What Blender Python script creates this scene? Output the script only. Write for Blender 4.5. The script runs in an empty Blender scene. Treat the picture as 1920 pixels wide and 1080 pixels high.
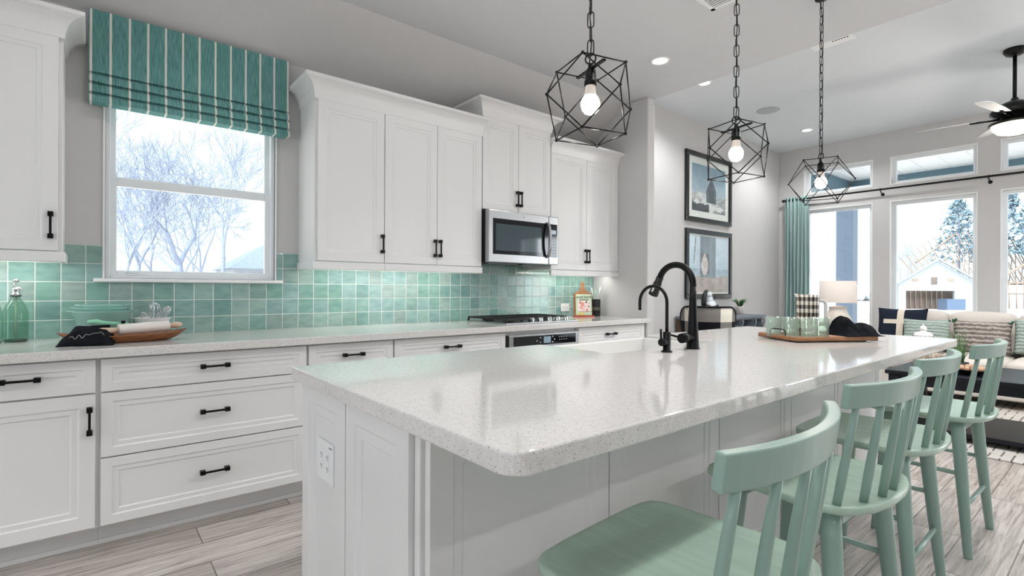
import bpy, bmesh, math, random
from mathutils import Vector, Matrix
PI = math.pi
random.seed(7)
SC = bpy.context.scene
COL = SC.collection

# ------------------------------------------------------------ camera
CAM_H = 1.19
YAW, ROLL = math.radians(39.33), math.radians(0.29)
F = Vector((math.sin(YAW), math.cos(YAW), 0)); R0 = Vector((math.cos(YAW), -math.sin(YAW), 0)); U0 = Vector((0, 0, 1))
R = R0*math.cos(ROLL) + U0*math.sin(ROLL); U = -R0*math.sin(ROLL) + U0*math.cos(ROLL)
cd = bpy.data.cameras.new('camera'); cam = bpy.data.objects.new('camera', cd); COL.objects.link(cam)
cd.sensor_width = 36.0; cd.lens = 964.0/1920*36; cd.clip_start = 0.02; cd.clip_end = 500
cam.matrix_world = Matrix(((R.x, U.x, -F.x, 0), (R.y, U.y, -F.y, 0), (R.z, U.z, -F.z, CAM_H), (0, 0, 0, 1)))
SC.camera = cam

# ------------------------------------------------------------ world, exposure
w = bpy.data.worlds.new('overcast_sky'); SC.world = w; w.use_nodes = True
bg = w.node_tree.nodes['Background']; bg.inputs[0].default_value = (0.81, 0.935, 1.0, 1); bg.inputs[1].default_value = 1.3
SC.view_settings.view_transform = 'Standard'; SC.view_settings.look = 'None'
SC.view_settings.gamma = 1.0; SC.view_settings.use_curve_mapping = False; SC.view_settings.exposure = 0.0

# soft overcast sun from behind the house: it only reaches the ground, trees and houses outside
sl = bpy.data.lights.new('veiled_sun', 'SUN'); sl.energy = 15.0; sl.angle = math.radians(70); sl.color = (0.93, 0.97, 1.0)
so_ = bpy.data.objects.new('veiled_sun', sl); COL.objects.link(so_); so_.location = (-20, -12, 40); so_.rotation_euler = Vector((0.50, 0.42, -0.95)).to_track_quat('-Z', 'Y').to_euler()

# ------------------------------------------------------------ room constants
W = 3.614          # back wall plane
XW = 8.41          # window wall plane
ZK, ZL = 3.0, 3.345  # kitchen and living ceilings
XE = 4.158         # kitchen ceiling edge / end wall face
YF, XL = -7.0, -3.6

# ------------------------------------------------------------ lights (added fill lamps outside unseen openings, recessed lamps)
def area(name, loc, direction, sx, sy, power, col=(1, 1, 1)):
    l = bpy.data.lights.new(name, 'AREA'); l.shape = 'RECTANGLE'; l.size = sx; l.size_y = sy; l.energy = power; l.color = col
    o = bpy.data.objects.new(name, l); COL.objects.link(o); o.location = loc
    o.rotation_euler = Vector(direction).to_track_quat('-Z', 'Y').to_euler(); return o
FILL_COL = (0.90, 0.95, 1.0)
for i, x in enumerate((6.8,)):
    area('fill_front', (x, YF-0.35, 1.5), (0, 1, -0.02), 1.9, 2.2, 30, FILL_COL)  # lamp added beyond an unseen opening as frontal fill
for i, y in enumerate((-2.4, 1.2)):
    area('fill_side', (XL-0.35, y, 1.5), (1, 0, -0.02), 1.6, 1.6, 31, FILL_COL)  # lamps added to brighten the faces turned left
for i, y in enumerate((-2.6, )):
    area('fill_window_wall', (XW+0.5, y, 1.5), (-1, 0, -0.02), 1.6, 2.0, 80, FILL_COL)  # lamp added outside an unseen opening, lightens floor and living ceiling

# ------------------------------------------------------------ materials
def lin(c):
    r = []
    for v in c[:3]:
        v /= 255.0
        r.append(v/12.92 if v <= 0.04045 else ((v+0.055)/1.055)**2.4)
    return (r[0], r[1], r[2], 1.0)
def N(nt, t, **kw):
    n = nt.nodes.new(t)
    for k, v in kw.items(): setattr(n, k, v)
    return n
def principled(name):
    m = bpy.data.materials.new(name); m.use_nodes = True
    return m, m.node_tree, m.node_tree.nodes['Principled BSDF']
def setin(n, k, v): n.inputs[k].default_value = v
def M(name, c, rough=0.5, metal=0.0, spec=0.5, vary=0.0, vscale=8.0, bump=0.0, bscale=60.0, stretch=None, emit=None, estr=0.0, coat=0.0, c2=None):
    m, nt, p = principled(name)
    setin(p, 'Roughness', rough); setin(p, 'Metallic', metal); setin(p, 'Specular IOR Level', spec); setin(p, 'Coat Weight', coat); setin(p, 'Coat Roughness', 0.05)
    L = nt.links.new
    tc = N(nt, 'ShaderNodeTexCoord'); mp = N(nt, 'ShaderNodeMapping'); L(tc.outputs['Object'], mp.inputs[0])
    if stretch: mp.inputs['Scale'].default_value = stretch
    nz = N(nt, 'ShaderNodeTexNoise'); setin(nz, 'Scale', vscale); setin(nz, 'Detail', 4.0); L(mp.outputs[0], nz.inputs['Vector'])
    a = lin(c); b = lin(c2) if c2 else tuple(x*(1-vary) for x in a[:3]) + (1,)
    rp = N(nt, 'ShaderNodeValToRGB'); rp.color_ramp.elements[0].position = 0.35; rp.color_ramp.elements[1].position = 0.65
    rp.color_ramp.elements[0].color = b; rp.color_ramp.elements[1].color = a
    L(nz.outputs['Fac'], rp.inputs[0]); L(rp.outputs[0], p.inputs['Base Color'])
    if bump:
        n2 = N(nt, 'ShaderNodeTexNoise'); setin(n2, 'Scale', bscale); setin(n2, 'Detail', 3.0); L(mp.outputs[0], n2.inputs['Vector'])
        bp = N(nt, 'ShaderNodeBump'); setin(bp, 'Strength', bump); setin(bp, 'Distance', 0.004); L(n2.outputs['Fac'], bp.inputs['Height']); L(bp.outputs[0], p.inputs['Normal'])
    if emit:
        p.inputs['Emission Color'].default_value = lin(emit); setin(p, 'Emission Strength', estr)
    return m
def math_(nt, op, a, b=None, c=None):
    n = N(nt, 'ShaderNodeMath', operation=op)
    for i, v in enumerate((a, b, c)):
        if v is None: continue
        if isinstance(v, (int, float)): n.inputs[i].default_value = v
        else: nt.links.new(v, n.inputs[i])
    return n.outputs[0]
def mixrgb(nt, fac, a, b, blend='MIX'):
    n = N(nt, 'ShaderNodeMix', data_type='RGBA', blend_type=blend)
    for i, v in ((0, fac), (6, a), (7, b)):
        if isinstance(v, (int, float, tuple)): n.inputs[i].default_value = v
        else: nt.links.new(v, n.inputs[i])
    return n.outputs[2]
def front_only(nt, fac):     # reflect once, on the face that looks outwards
    g = N(nt, 'ShaderNodeNewGeometry'); return math_(nt, 'MULTIPLY', fac, math_(nt, 'SUBTRACT', 1.0, g.outputs['Backfacing']))
def glass_pane(name, tint=(0.985, 0.995, 0.993)):
    m = bpy.data.materials.new(name); m.use_nodes = True; nt = m.node_tree; nt.nodes.clear()
    o = N(nt, 'ShaderNodeOutputMaterial'); mx = N(nt, 'ShaderNodeMixShader'); t = N(nt, 'ShaderNodeBsdfTransparent'); g = N(nt, 'ShaderNodeBsdfGlossy')
    t.inputs[0].default_value = tint + (1,); g.inputs['Roughness'].default_value = 0.0
    fr = N(nt, 'ShaderNodeFresnel'); fr.inputs[0].default_value = 1.35
    L = nt.links.new; L(front_only(nt, fr.outputs[0]), mx.inputs[0]); L(t.outputs[0], mx.inputs[1]); L(g.outputs[0], mx.inputs[2]); L(mx.outputs[0], o.inputs[0])
    return m
def thin_glass(name, tint, rough=0.02, refl=1.5, bands=0.0, haze=0.06):
    """glassware: tinted see-through with fresnel reflections"""
    m = bpy.data.materials.new(name); m.use_nodes = True; nt = m.node_tree; nt.nodes.clear(); L = nt.links.new
    o = N(nt, 'ShaderNodeOutputMaterial'); mx = N(nt, 'ShaderNodeMixShader'); t = N(nt, 'ShaderNodeBsdfTransparent'); g = N(nt, 'ShaderNodeBsdfGlossy')
    g.inputs['Roughness'].default_value = rough
    tint = lin(tint)
    t.inputs[0].default_value = tint
    fr = N(nt, 'ShaderNodeFresnel'); fr.inputs[0].default_value = refl
    df = N(nt, 'ShaderNodeBsdfDiffuse'); df.inputs[0].default_value = tuple(min(1, v*1.05) for v in tint[:3]) + (1,)
    m0 = N(nt, 'ShaderNodeMixShader'); m0.inputs[0].default_value = haze
    L(t.outputs[0], m0.inputs[1]); L(df.outputs[0], m0.inputs[2])
    if bands:
        tc = N(nt, 'ShaderNodeTexCoord'); sp = N(nt, 'ShaderNodeSeparateXYZ'); L(tc.outputs['Object'], sp.inputs[0])
        s = math_(nt, 'SINE', math_(nt, 'MULTIPLY', sp.outputs[2], bands)); bp = N(nt, 'ShaderNodeBump'); bp.inputs['Strength'].default_value = 0.6; bp.inputs['Distance'].default_value = 0.003
        L(s, bp.inputs['Height']); L(bp.outputs[0], g.inputs['Normal']); L(bp.outputs[0], fr.inputs['Normal']); L(bp.outputs[0], df.inputs['Normal'])
    L(front_only(nt, fr.outputs[0]), mx.inputs[0]); L(m0.outputs[0], mx.inputs[1]); L(g.outputs[0], mx.inputs[2]); L(mx.outputs[0], o.inputs[0])
    return m

WALL = M('wall_paint', (203, 201, 200), 0.75, spec=0.3, vary=0.02, bump=0.12, bscale=120)
CEILK = M('ceiling_white_dimmed', (214, 215, 217), 0.85, spec=0.2, vary=0.015, bump=0.1, bscale=90)  # same ceiling white, its dimmer tone away from the windows painted in
CEIL = M('ceiling_white_window_lit', (226, 230, 233), 0.85, spec=0.2, vary=0.015, bump=0.1, bscale=90)  # same ceiling white with cool window light put into the colour
TRIM = M('white_trim', (240, 240, 240), 0.4, vary=0.01)
VINYL = M('white_window_vinyl', (236, 240, 242), 0.35, vary=0.01)
CAB = M('white_cabinet_paint', (233, 232, 231), 0.32, vary=0.012, vscale=3)
CABIN = M('cabinet_shadow_gap', (150, 150, 150), 0.6)
BLACK = M('black_metal', (16, 16, 17), 0.38, metal=0.6, vary=0.1)
MATTE = M('matte_black', (15, 15, 16), 0.5, vary=0.1)
STEEL = M('brushed_steel', (178, 179, 180), 0.3, metal=1.0, vary=0.08, vscale=20, stretch=(1, 1, 40))
CHROME = M('chrome', (225, 226, 228), 0.12, metal=1.0, vary=0.02)
BGLASS = M('black_glass', (14, 18, 22), 0.06, spec=0.6, vary=0.05)
WHITEP = M('white_plastic', (242, 242, 242), 0.35, vary=0.01)
CERAM = M('white_ceramic', (240, 239, 236), 0.2, vary=0.01)
SAGE = M('sage_green_paint', (145, 172, 161), 0.3, vary=0.05, vscale=5, stretch=(1, 1, 0.3))
SAGESEAT = M('sage_green_seat', (170, 193, 175), 0.26, vary=0.10, vscale=7, stretch=(6, 0.7, 1))
FIREWOOD = M('warm_wood', (176, 125, 86), 0.5, vary=0.35, vscale=9, stretch=(1, 8, 8))
BROWNWOOD = M('dark_brown_wood', (88, 66, 54), 0.55, vary=0.3, vscale=8, stretch=(8, 8, 1))
GREYTONE = M('blue_grey_wood_and_reflection', (120, 128, 138), 0.5, vary=0.15)  # desk's window reflection and shade put into the colour; side table plain grey
NAVY = M('dark_navy_painted_wood', (13, 16, 26), 0.35, vary=0.15, spec=0.3)
CREAM = M('cream_upholstery', (222, 214, 205), 0.9, spec=0.1, vary=0.05, vscale=120, bump=0.3, bscale=400)
CLOTHBLK = M('black_cloth', (26, 28, 33), 0.9, spec=0.1, vary=0.3, vscale=30, bump=0.3, bscale=300)
PALEWOOD = M('pale_beech', (222, 196, 172), 0.5, vary=0.1, vscale=8, stretch=(1, 8, 8))
LENS = M('lamp_lens', (255, 255, 255), 0.5, emit=(255, 246, 236), estr=5.0)
BULB = M('glowing_bulb', (255, 255, 255), 0.5, emit=(255, 246, 232), estr=6.0)
PANE = glass_pane('clear_window_glass')

# ------------------------------------------------------------ mesh helpers
def box(bm, x0, x1, y0, y1, z0, z1, mi=0):
    v = [bm.verts.new(p) for p in ((x0, y0, z0), (x1, y0, z0), (x1, y1, z0), (x0, y1, z0), (x0, y0, z1), (x1, y0, z1), (x1, y1, z1), (x0, y1, z1))]
    for f in ((3, 2, 1, 0), (4, 5, 6, 7), (0, 1, 5, 4), (1, 2, 6, 5), (2, 3, 7, 6), (3, 0, 4, 7)):
        fc = bm.faces.new([v[i] for i in f]); fc.material_index = mi
    return v
def tube(bm, pts, r, n=10, cap=True, closed=False, mi=0, flat=None):
    """round tube along points; r a number or list; flat squashes the second axis"""
    pts = [Vector(p) for p in pts]; k = len(pts)
    rs = [r]*k if isinstance(r, (int, float)) else list(r)
    rings = []; prev = None
    for i, p in enumerate(pts):
        a = pts[(i-1) % k] if (i > 0 or closed) else p
        b = pts[(i+1) % k] if (i < k-1 or closed) else p
        t = (b-a); t = t.normalized() if t.length > 1e-9 else Vector((0, 0, 1))
        if prev is None:
            x = t.orthogonal().normalized()
        else:
            x = prev - t*prev.dot(t); x = x.normalized() if x.length > 1e-6 else t.orthogonal().normalized()
        prev = x; y = t.cross(x)
        rings.append([bm.verts.new(p + x*(rs[i]*math.cos(2*PI*j/n)) + y*(rs[i]*(flat or 1)*math.sin(2*PI*j/n))) for j in range(n)])
    m = k if closed else k-1
    for i in range(m):
        a, b = rings[i], rings[(i+1) % k]
        for j in range(n):
            f = bm.faces.new((a[j], a[(j+1) % n], b[(j+1) % n], b[j])); f.smooth = True; f.material_index = mi
    if cap and not closed:
        f = bm.faces.new(list(reversed(rings[0]))); f.material_index = mi
        f = bm.faces.new(rings[-1]); f.material_index = mi
    return rings
def lathe(bm, prof, c=(0, 0, 0), n=32, mi=0, smooth=True, axis='z', cap0=False, cap1=False):
    """revolve (r,h) pairs"""
    c = Vector(c); rings = []
    for r, h in prof:
        ring = []
        for j in range(n):
            a = 2*PI*j/n; x, y = r*math.cos(a), r*math.sin(a)
            p = {'z': Vector((x, y, h)), 'x': Vector((h, x, y)), 'y': Vector((x, h, -y))}[axis]
            ring.append(bm.verts.new(c+p))
        rings.append(ring)
    for i in range(len(rings)-1):
        for j in range(n):
            f = bm.faces.new((rings[i][j], rings[i][(j+1) % n], rings[i+1][(j+1) % n], rings[i+1][j])); f.smooth = smooth; f.material_index = mi
    if cap0: bm.faces.new(list(reversed(rings[0]))).material_index = mi
    if cap1: bm.faces.new(rings[-1]).material_index = mi
    return rings
def cyl(bm, p0, p1, r, n=20, mi=0, r1=None): return tube(bm, [p0, p1], [r, r if r1 is None else r1], n, mi=mi)
def ball(bm, c, r, n=12, sq=(1, 1, 1), mi=0):
    k = max(5, n//2); prof = [(max(1e-4, r*math.sin(PI*i/k)), -r*math.cos(PI*i/k)) for i in range(k+1)]
    rr = lathe(bm, prof, (0, 0, 0), n, mi)
    for ring in rr:
        for v in ring: v.co = Vector((v.co.x*sq[0]+c[0], v.co.y*sq[1]+c[1], v.co.z*sq[2]+c[2]))
def prism(bm, outline, z0, z1, mi=0, smooth=False):
    a = [bm.verts.new((x, y, z0)) for x, y in outline]; b = [bm.verts.new((x, y, z1)) for x, y in outline]; n = len(a)
    bm.faces.new(list(reversed(a))).material_index = mi; bm.faces.new(b).material_index = mi
    for i in range(n):
        f = bm.faces.new((a[i], a[(i+1) % n], b[(i+1) % n], b[i])); f.material_index = mi; f.smooth = smooth
def nb(): return bmesh.new()
def link(o): COL.objects.link(o); return o
def obj(name, bm, mats, parent=None, bevel=0.0, subsurf=0, local=False, segs=2, recalc=True, smooth=False):
    """links the bmesh as ONE mesh object. Coordinates are in the world unless local=True (then in the parent's frame)."""
    if recalc: bmesh.ops.recalc_face_normals(bm, faces=bm.faces)
    if parent is not None and not local:
        off = parent.get('_o', (0, 0, 0))
        bmesh.ops.translate(bm, verts=bm.verts, vec=(-off[0], -off[1], -off[2]))
    if smooth:
        for f in bm.faces: f.smooth = True
    me = bpy.data.meshes.new(name); bm.to_mesh(me); bm.free()
    o = link(bpy.data.objects.new(name, me))
    for m in (mats if isinstance(mats, (list, tuple)) else [mats]): me.materials.append(m)
    if parent is not None:
        o.parent = parent
        o['_o'] = tuple(parent.get('_o', (0, 0, 0)))
    if bevel:
        b = o.modifiers.new('bevel', 'BEVEL'); b.width = bevel; b.segments = segs; b.limit_method = 'ANGLE'; b.angle_limit = 0.6; b.harden_normals = False
    if subsurf:
        s = o.modifiers.new('sub', 'SUBSURF'); s.levels = subsurf; s.render_levels = subsurf
    return o
def tag(o, label, cat, group=None, kind=None):
    o['label'] = label; o['category'] = cat
    if group: o['group'] = group
    if kind: o['kind'] = kind
    return o
def thing(name, label, cat, loc=(0, 0, 0), group=None, kind=None):
    o = link(bpy.data.objects.new(name, None)); o.empty_display_size = 0.05
    o.location = loc; o['_o'] = tuple(loc)
    return tag(o, label, cat, group, kind)
def dup(root, loc, rotz, label):
    r = root.copy(); COL.objects.link(r); r.location = loc; r.rotation_euler = (0, 0, rotz); r['label'] = label
    for ch in list(root.children):
        c = ch.copy(); COL.objects.link(c); c.parent = r
        for g in list(ch.children):
            d = g.copy(); COL.objects.link(d); d.parent = c
    return r
def text(name, body, size, mat, parent, loc, rot, extrude=0.0006, align='CENTER', sx=1.0):
    cu = bpy.data.curves.new(name, 'FONT'); cu.body = body; cu.size = size; cu.extrude = extrude; cu.align_x = align; cu.align_y = 'CENTER'
    t = bpy.data.objects.new(name, cu); COL.objects.link(t)
    bpy.context.view_layer.update()
    me = bpy.data.meshes.new_from_object(t.evaluated_get(bpy.context.evaluated_depsgraph_get()))
    bpy.data.objects.remove(t)
    mt = Matrix.Translation(loc) @ rot.to_4x4() @ Matrix.Diagonal((sx, 1, 1, 1))
    off = parent.get('_o', (0, 0, 0)) if parent else (0, 0, 0)
    me.transform(Matrix.Translation((-off[0], -off[1], -off[2])) @ mt)
    me.materials.clear(); me.materials.append(mat)
    o = link(bpy.data.objects.new(name, me)); o.parent = parent; return o
RX90 = Matrix.Rotation(PI/2, 3, 'X')     # text standing, facing -y
def painted(name, nx, nz, place, fn, mat, parent):
    """a picture surface: grid with a colour per point (an image that belongs to the printed thing)"""
    bm = nb(); cl = bm.loops.layers.float_color.new('paint'); g = [[bm.verts.new(place(i/nx, j/nz)) for i in range(nx+1)] for j in range(nz+1)]
    bm.verts.index_update(); key = {}
    for j in range(nz+1):
        for i in range(nx+1): key[g[j][i]] = lin(fn(i/nx, j/nz))
    for j in range(nz):
        for i in range(nx):
            f = bm.faces.new((g[j][i], g[j][i+1], g[j+1][i+1], g[j+1][i]))
            for lp in f.loops: lp[cl] = key[lp.vert]
    return obj(name, bm, mat, parent, recalc=False)
def paint_mat(name, rough=0.5, coat=0.0):
    m, nt, p = principled(name); a = N(nt, 'ShaderNodeVertexColor'); a.layer_name = 'paint'
    nt.links.new(a.outputs[0], p.inputs['Base Color']); setin(p, 'Roughness', rough); setin(p, 'Coat Weight', coat); return m
def hsh(x, y, s=0):
    v = math.sin(x*127.1+y*311.7+s*74.7)*43758.5453; return v-math.floor(v)
def vnoise(x, y, s=0):
    xi, yi = math.floor(x), math.floor(y); fx, fy = x-xi, y-yi; fx = fx*fx*(3-2*fx); fy = fy*fy*(3-2*fy)
    a, b, c, d = hsh(xi, yi, s), hsh(xi+1, yi, s), hsh(xi, yi+1, s), hsh(xi+1, yi+1, s)
    return a+(b-a)*fx+(c-a)*fy+(a-b-c+d)*fx*fy

# ============================================================ room shell
def wall_cells(bm, us, vs, holes, put):
    for i in range(len(us)-1):
        for j in range(len(vs)-1):
            uc, vc = (us[i]+us[i+1])/2, (vs[j]+vs[j+1])/2
            if any(a < uc < b and c < vc < d for a, b, c, d in holes): continue
            put(bm, us[i], us[i+1], vs[j], vs[j+1])
def struct(name, bm, mat, label, cat, bevel=0.0):
    return tag(obj(name, bm, mat, bevel=bevel), label, cat, kind='structure')

# ---- floor: wood-look porcelain planks running along the cabinets
def floor_mat():
    m, nt, p = principled('wood_look_plank_tile'); L = nt.links.new
    tc = N(nt, 'ShaderNodeTexCoord'); mp = N(nt, 'ShaderNodeMapping'); L(tc.outputs['Object'], mp.inputs[0]); mp.inputs['Location'].default_value = (0.35, 0.055, 0)
    bk = N(nt, 'ShaderNodeTexBrick'); L(mp.outputs[0], bk.inputs[0]); bk.offset = 0.37; bk.offset_frequency = 2
    for k, v in (('Scale', 1.0), ('Mortar Size', 0.0028), ('Mortar Smooth', 0.2), ('Bias', 0.0), ('Brick Width', 1.2), ('Row Height', 0.2)): setin(bk, k, v)
    setin(bk, 'Color1', (0, 0, 0, 1)); setin(bk, 'Color2', (1, 1, 1, 1)); setin(bk, 'Mortar', (0.5, 0.5, 0.5, 1))
    # grain: noise stretched along the plank, shifted per plank
    mp2 = N(nt, 'ShaderNodeMapping'); L(tc.outputs['Object'], mp2.inputs[0]); mp2.inputs['Scale'].default_value = (1.5, 26, 1)
    ad = N(nt, 'ShaderNodeVectorMath', operation='ADD'); L(mp2.outputs[0], ad.inputs[0]); L(bk.outputs[0], ad.inputs[1])
    sc = N(nt, 'ShaderNodeVectorMath', operation='MULTIPLY_ADD'); L(bk.outputs[0], sc.inputs[0]); sc.inputs[1].default_value = (31, 17, 5); L(mp2.outputs[0], sc.inputs[2])
    n1 = N(nt, 'ShaderNodeTexNoise'); L(sc.outputs[0], n1.inputs['Vector']); setin(n1, 'Scale', 1.6); setin(n1, 'Detail', 8.0); setin(n1, 'Roughness', 0.72); setin(n1, 'Distortion', 0.9)
    r1 = N(nt, 'ShaderNodeValToRGB'); L(n1.outputs['Fac'], r1.inputs[0]); e = r1.color_ramp
    e.elements[0].position = 0.27; e.elements[0].color = lin((112, 102, 96)); e.elements[1].position = 0.72; e.elements[1].color = lin((224, 218, 213))
    q = e.elements.new(0.43); q.color = lin((178, 169, 163)); q = e.elements.new(0.55); q.color = lin((204, 196, 190))
    tone = N(nt, 'ShaderNodeValToRGB'); L(bk.outputs[0], tone.inputs[0]); tone.color_ramp.elements[0].color = (0.80, 0.78, 0.77, 1); tone.color_ramp.elements[1].color = (1.05, 1.04, 1.04, 1)
    col = mixrgb(nt, 1.0, r1.outputs[0], tone.outputs[0], 'MULTIPLY')
    mort = mixrgb(nt, bk.outputs['Fac'], col, lin((122, 112, 104)))
    L(mort, p.inputs['Base Color']); setin(p, 'Roughness', 0.26)
    bp = N(nt, 'ShaderNodeBump'); setin(bp, 'Strength', 0.25); setin(bp, 'Distance', 0.002); L(math_(nt, 'SUBTRACT', n1.outputs['Fac'], bk.outputs['Fac']), bp.inputs['Height']); L(bp.outputs[0], p.inputs['Normal'])
    return m
bm = nb(); box(bm, XL-0.15, XW+0.15, YF-0.15, W+0.15, -0.12, 0.0)
struct('floor', bm, floor_mat(), 'grey wood-look plank tile floor of the kitchen and living room', 'floor')

KW = (0.058, 0.937, 1.232, 2.36)       # kitchen window opening
def pb(bm, a, b, c, d): box(bm, a, b, W, W+0.15, c, d)
bm = nb(); wall_cells(bm, [XL-0.15, KW[0], KW[1], XW+0.15], [-0.12, KW[2], KW[3], ZL+0.1], [KW], pb)
struct('wall_back', bm, WALL, 'pale greige wall behind the kitchen cabinets and the two framed pictures', 'wall')
WZ = (0.35, 2.40, 2.617, 3.0)
WYS = [(2.354, 3.25), (1.260, 2.157), (0.160, 1.058), (-0.938, -0.040)]
holes = [(a, b, WZ[0], WZ[1]) for a, b in WYS] + [(a, b, WZ[2], WZ[3]) for a, b in WYS] + [(-3.5, -1.7, 0.35, 2.4)]
ys = sorted([YF-0.15, W] + [v for p in WYS for v in p] + [-3.5, -1.7])
def pr(bm, a, b, c, d): box(bm, XW, XW+0.15, a, b, c, d)
bm = nb(); wall_cells(bm, ys, [-0.12, 0.35, 2.40, 2.617, 3.0, ZL+0.1], holes, pr)
struct('wall_right', bm, WALL, 'pale greige living room wall full of tall windows', 'wall')
fh = [(x-0.85, x+0.85, 0.4, 2.4) for x in (6.8,)]  # unseen opening added to let the front fill in
def pf(bm, a, b, c, d): box(bm, a, b, YF-0.15, YF, c, d)
bm = nb(); wall_cells(bm, sorted([XL-0.15, XW] + [v for h in fh for v in h[:2]]), [-0.12, 0.4, 2.4, ZL+0.1], fh, pf)
struct('wall_front', bm, WALL, 'greige wall with an added light opening behind the camera', 'wall')
sh = [(y-0.8, y+0.8, 0.7, 2.3) for y in (-2.4, 1.2)]  # unseen openings added to let the side fill in
def pl(bm, a, b, c, d): box(bm, XL-0.15, XL, a, b, c, d)
bm = nb(); wall_cells(bm, sorted([YF, W] + [v for h in sh for v in h[:2]]), [-0.12, 0.4, 2.4, ZL+0.1], sh, pl)
struct('wall_left', bm, WALL, 'greige wall at the far left end of the kitchen', 'wall')
bm = nb(); box(bm, 4.05, XE, 2.935, W, 0, ZK)
struct('wall_end', bm, WALL, 'short greige wall closing the right end of the kitchen run', 'wall', bevel=0.012)

# ---- ceiling: flat kitchen part with a sloped band over the cabinets, higher living room part
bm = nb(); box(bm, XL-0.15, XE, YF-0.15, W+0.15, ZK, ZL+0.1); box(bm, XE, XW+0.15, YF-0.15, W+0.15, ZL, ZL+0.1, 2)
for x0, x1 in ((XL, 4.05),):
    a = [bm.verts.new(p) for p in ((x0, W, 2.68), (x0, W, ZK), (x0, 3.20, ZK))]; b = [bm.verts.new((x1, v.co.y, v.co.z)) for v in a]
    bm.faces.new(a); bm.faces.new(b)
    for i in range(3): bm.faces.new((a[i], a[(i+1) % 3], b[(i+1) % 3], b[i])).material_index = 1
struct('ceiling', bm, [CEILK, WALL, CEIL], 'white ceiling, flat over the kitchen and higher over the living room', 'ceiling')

# ---- baseboards
def base_profile(bm, x0, x1, y0, y1, ax):
    if ax == 'x':
        box(bm, x0, x1, y0, y1, 0, 0.115); box(bm, x0, x1, (y0+y1)/2, y1, 0.115, 0.135)
    else:
        box(bm, x0, x1, y0, y1, 0, 0.115); box(bm, (x0+x1)/2, x1, y0, y1, 0.115, 0.135)
bm = nb(); base_profile(bm, XE, XW, W-0.016, W, 'x'); struct('baseboard_back', bm, TRIM, 'white baseboard below the framed pictures', 'baseboard', 0.002)
bm = nb(); base_profile(bm, XW-0.016, XW, YF, W-0.016, 'y'); struct('baseboard_right', bm, TRIM, 'white baseboard below the living room windows', 'baseboard', 0.002)
bm = nb(); box(bm, 4.05, XE+0.012, 2.919, 2.935, 0, 0.13); box(bm, XE, XE+0.014, 2.935, W-0.016, 0, 0.13)
struct('baseboard_end', bm, TRIM, 'white baseboard around the end wall of the kitchen run', 'baseboard', 0.002)

# ---- living room windows
wl = ['tall window beside the sage curtain, porch post outside it', 'tall window behind the sofa, framed house outside it', 'tall window at the right edge of the photo, beyond the second tall window', 'tall window beyond the right edge of the photo']
tl = ['transom window above the curtain end of the rod', 'transom window above the window with the framed house', 'transom window beside the ceiling fan light', 'transom window beyond the ceiling fan']
n = 2
for k, (a, b) in enumerate(WYS):
    for lab, z0, z1 in ((wl[k], WZ[0], WZ[1]), (tl[k], WZ[2], WZ[3])):
        t = thing('window_%d' % n, lab, 'window', (XW, (a+b)/2, z0), kind='structure', group='living room windows'); n += 1
        bm = nb(); q = 0.055; x0, x1 = XW+0.07, XW+0.125
        box(bm, x0, x1, a, a+q, z0, z1); box(bm, x0, x1, b-q, b, z0, z1); box(bm, x0, x1, a+q, b-q, z0, z0+q); box(bm, x0, x1, a+q, b-q, z1-q, z1)
        obj('window_frame', bm, VINYL, t, 0.004)
        bm = nb(); q = 0.014; x0, x1 = XW-0.006, XW+0.07
        box(bm, x0, x1, a, a+q, z0, z1); box(bm, x0, x1, b-q, b, z0, z1); box(bm, x0, x1, a+q, b-q, z0, z0+q); box(bm, x0, x1, a+q, b-q, z1-q, z1)
        obj('reveal_trim', bm, TRIM, t, 0.003)
        bm = nb(); box(bm, XW+0.095, XW+0.1, a+0.05, b-0.05, z0+0.05, z1-0.05); obj('glass_pane', bm, PANE, t)

# ---- kitchen window (single hung)
t = thing('window_1', 'white single-hung kitchen window under the striped roman shade', 'window', ((KW[0]+KW[1])/2, W, KW[2]), kind='structure')
a, b, z0, z1 = KW
def rect_frame(bm, a, b, z0, z1, y0, y1, qs, qb, qt):
    box(bm, a, a+qs, y0, y1, z0, z1); box(bm, b-qs, b, y0, y1, z0, z1); box(bm, a+qs, b-qs, y0, y1, z0, z0+qb); box(bm, a+qs, b-qs, y0, y1, z1-qt, z1)
bm = nb(); rect_frame(bm, a, b, z0, z1, W+0.012, W+0.10, 0.024, 0.016, 0.03); obj('window_frame', bm, VINYL, t, 0.003)
bm = nb(); rect_frame(bm, a+0.02, b-0.02, z0+0.016, 1.80, W+0.03, W+0.058, 0.034, 0.03, 0.048); obj('lower_sash', bm, VINYL, t, 0.004)
bm = nb(); rect_frame(bm, a+0.02, b-0.02, 1.77, z1-0.02, W+0.062, W+0.088, 0.03, 0.04, 0.04); obj('upper_sash', bm, VINYL, t, 0.004)
bm = nb(); box(bm, a+0.05, b-0.05, W+0.042, W+0.046, z0+0.04, 1.76); obj('glass_pane', bm, PANE, t)
bm = nb(); box(bm, a+0.05, b-0.05, W+0.073, W+0.077, 1.80, z1-0.05); obj('glass_pane', bm, PANE, t)
bm = nb(); box(bm, 0.155, 0.215, W+0.018, W+0.031, z0+0.032, z0+0.042); box(bm, 0.16, 0.21, W+0.024, W+0.031, z0+0.02, z0+0.033); obj('lift_handle', bm, VINYL, t, 0.002)
bm = nb(); box(bm, 0.010, 0.984, W-0.032, W+0.03, 1.212, 1.232); obj('window_sill', bm, TRIM, t, 0.004)
bm = nb(); q = 0.01; box(bm, a-q, a, W-0.009, W+0.012, z0, z1); box(bm, b, b+q, W-0.009, W+0.012, z0, z1); obj('casing_bead', bm, TRIM, t, 0.002)

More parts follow.
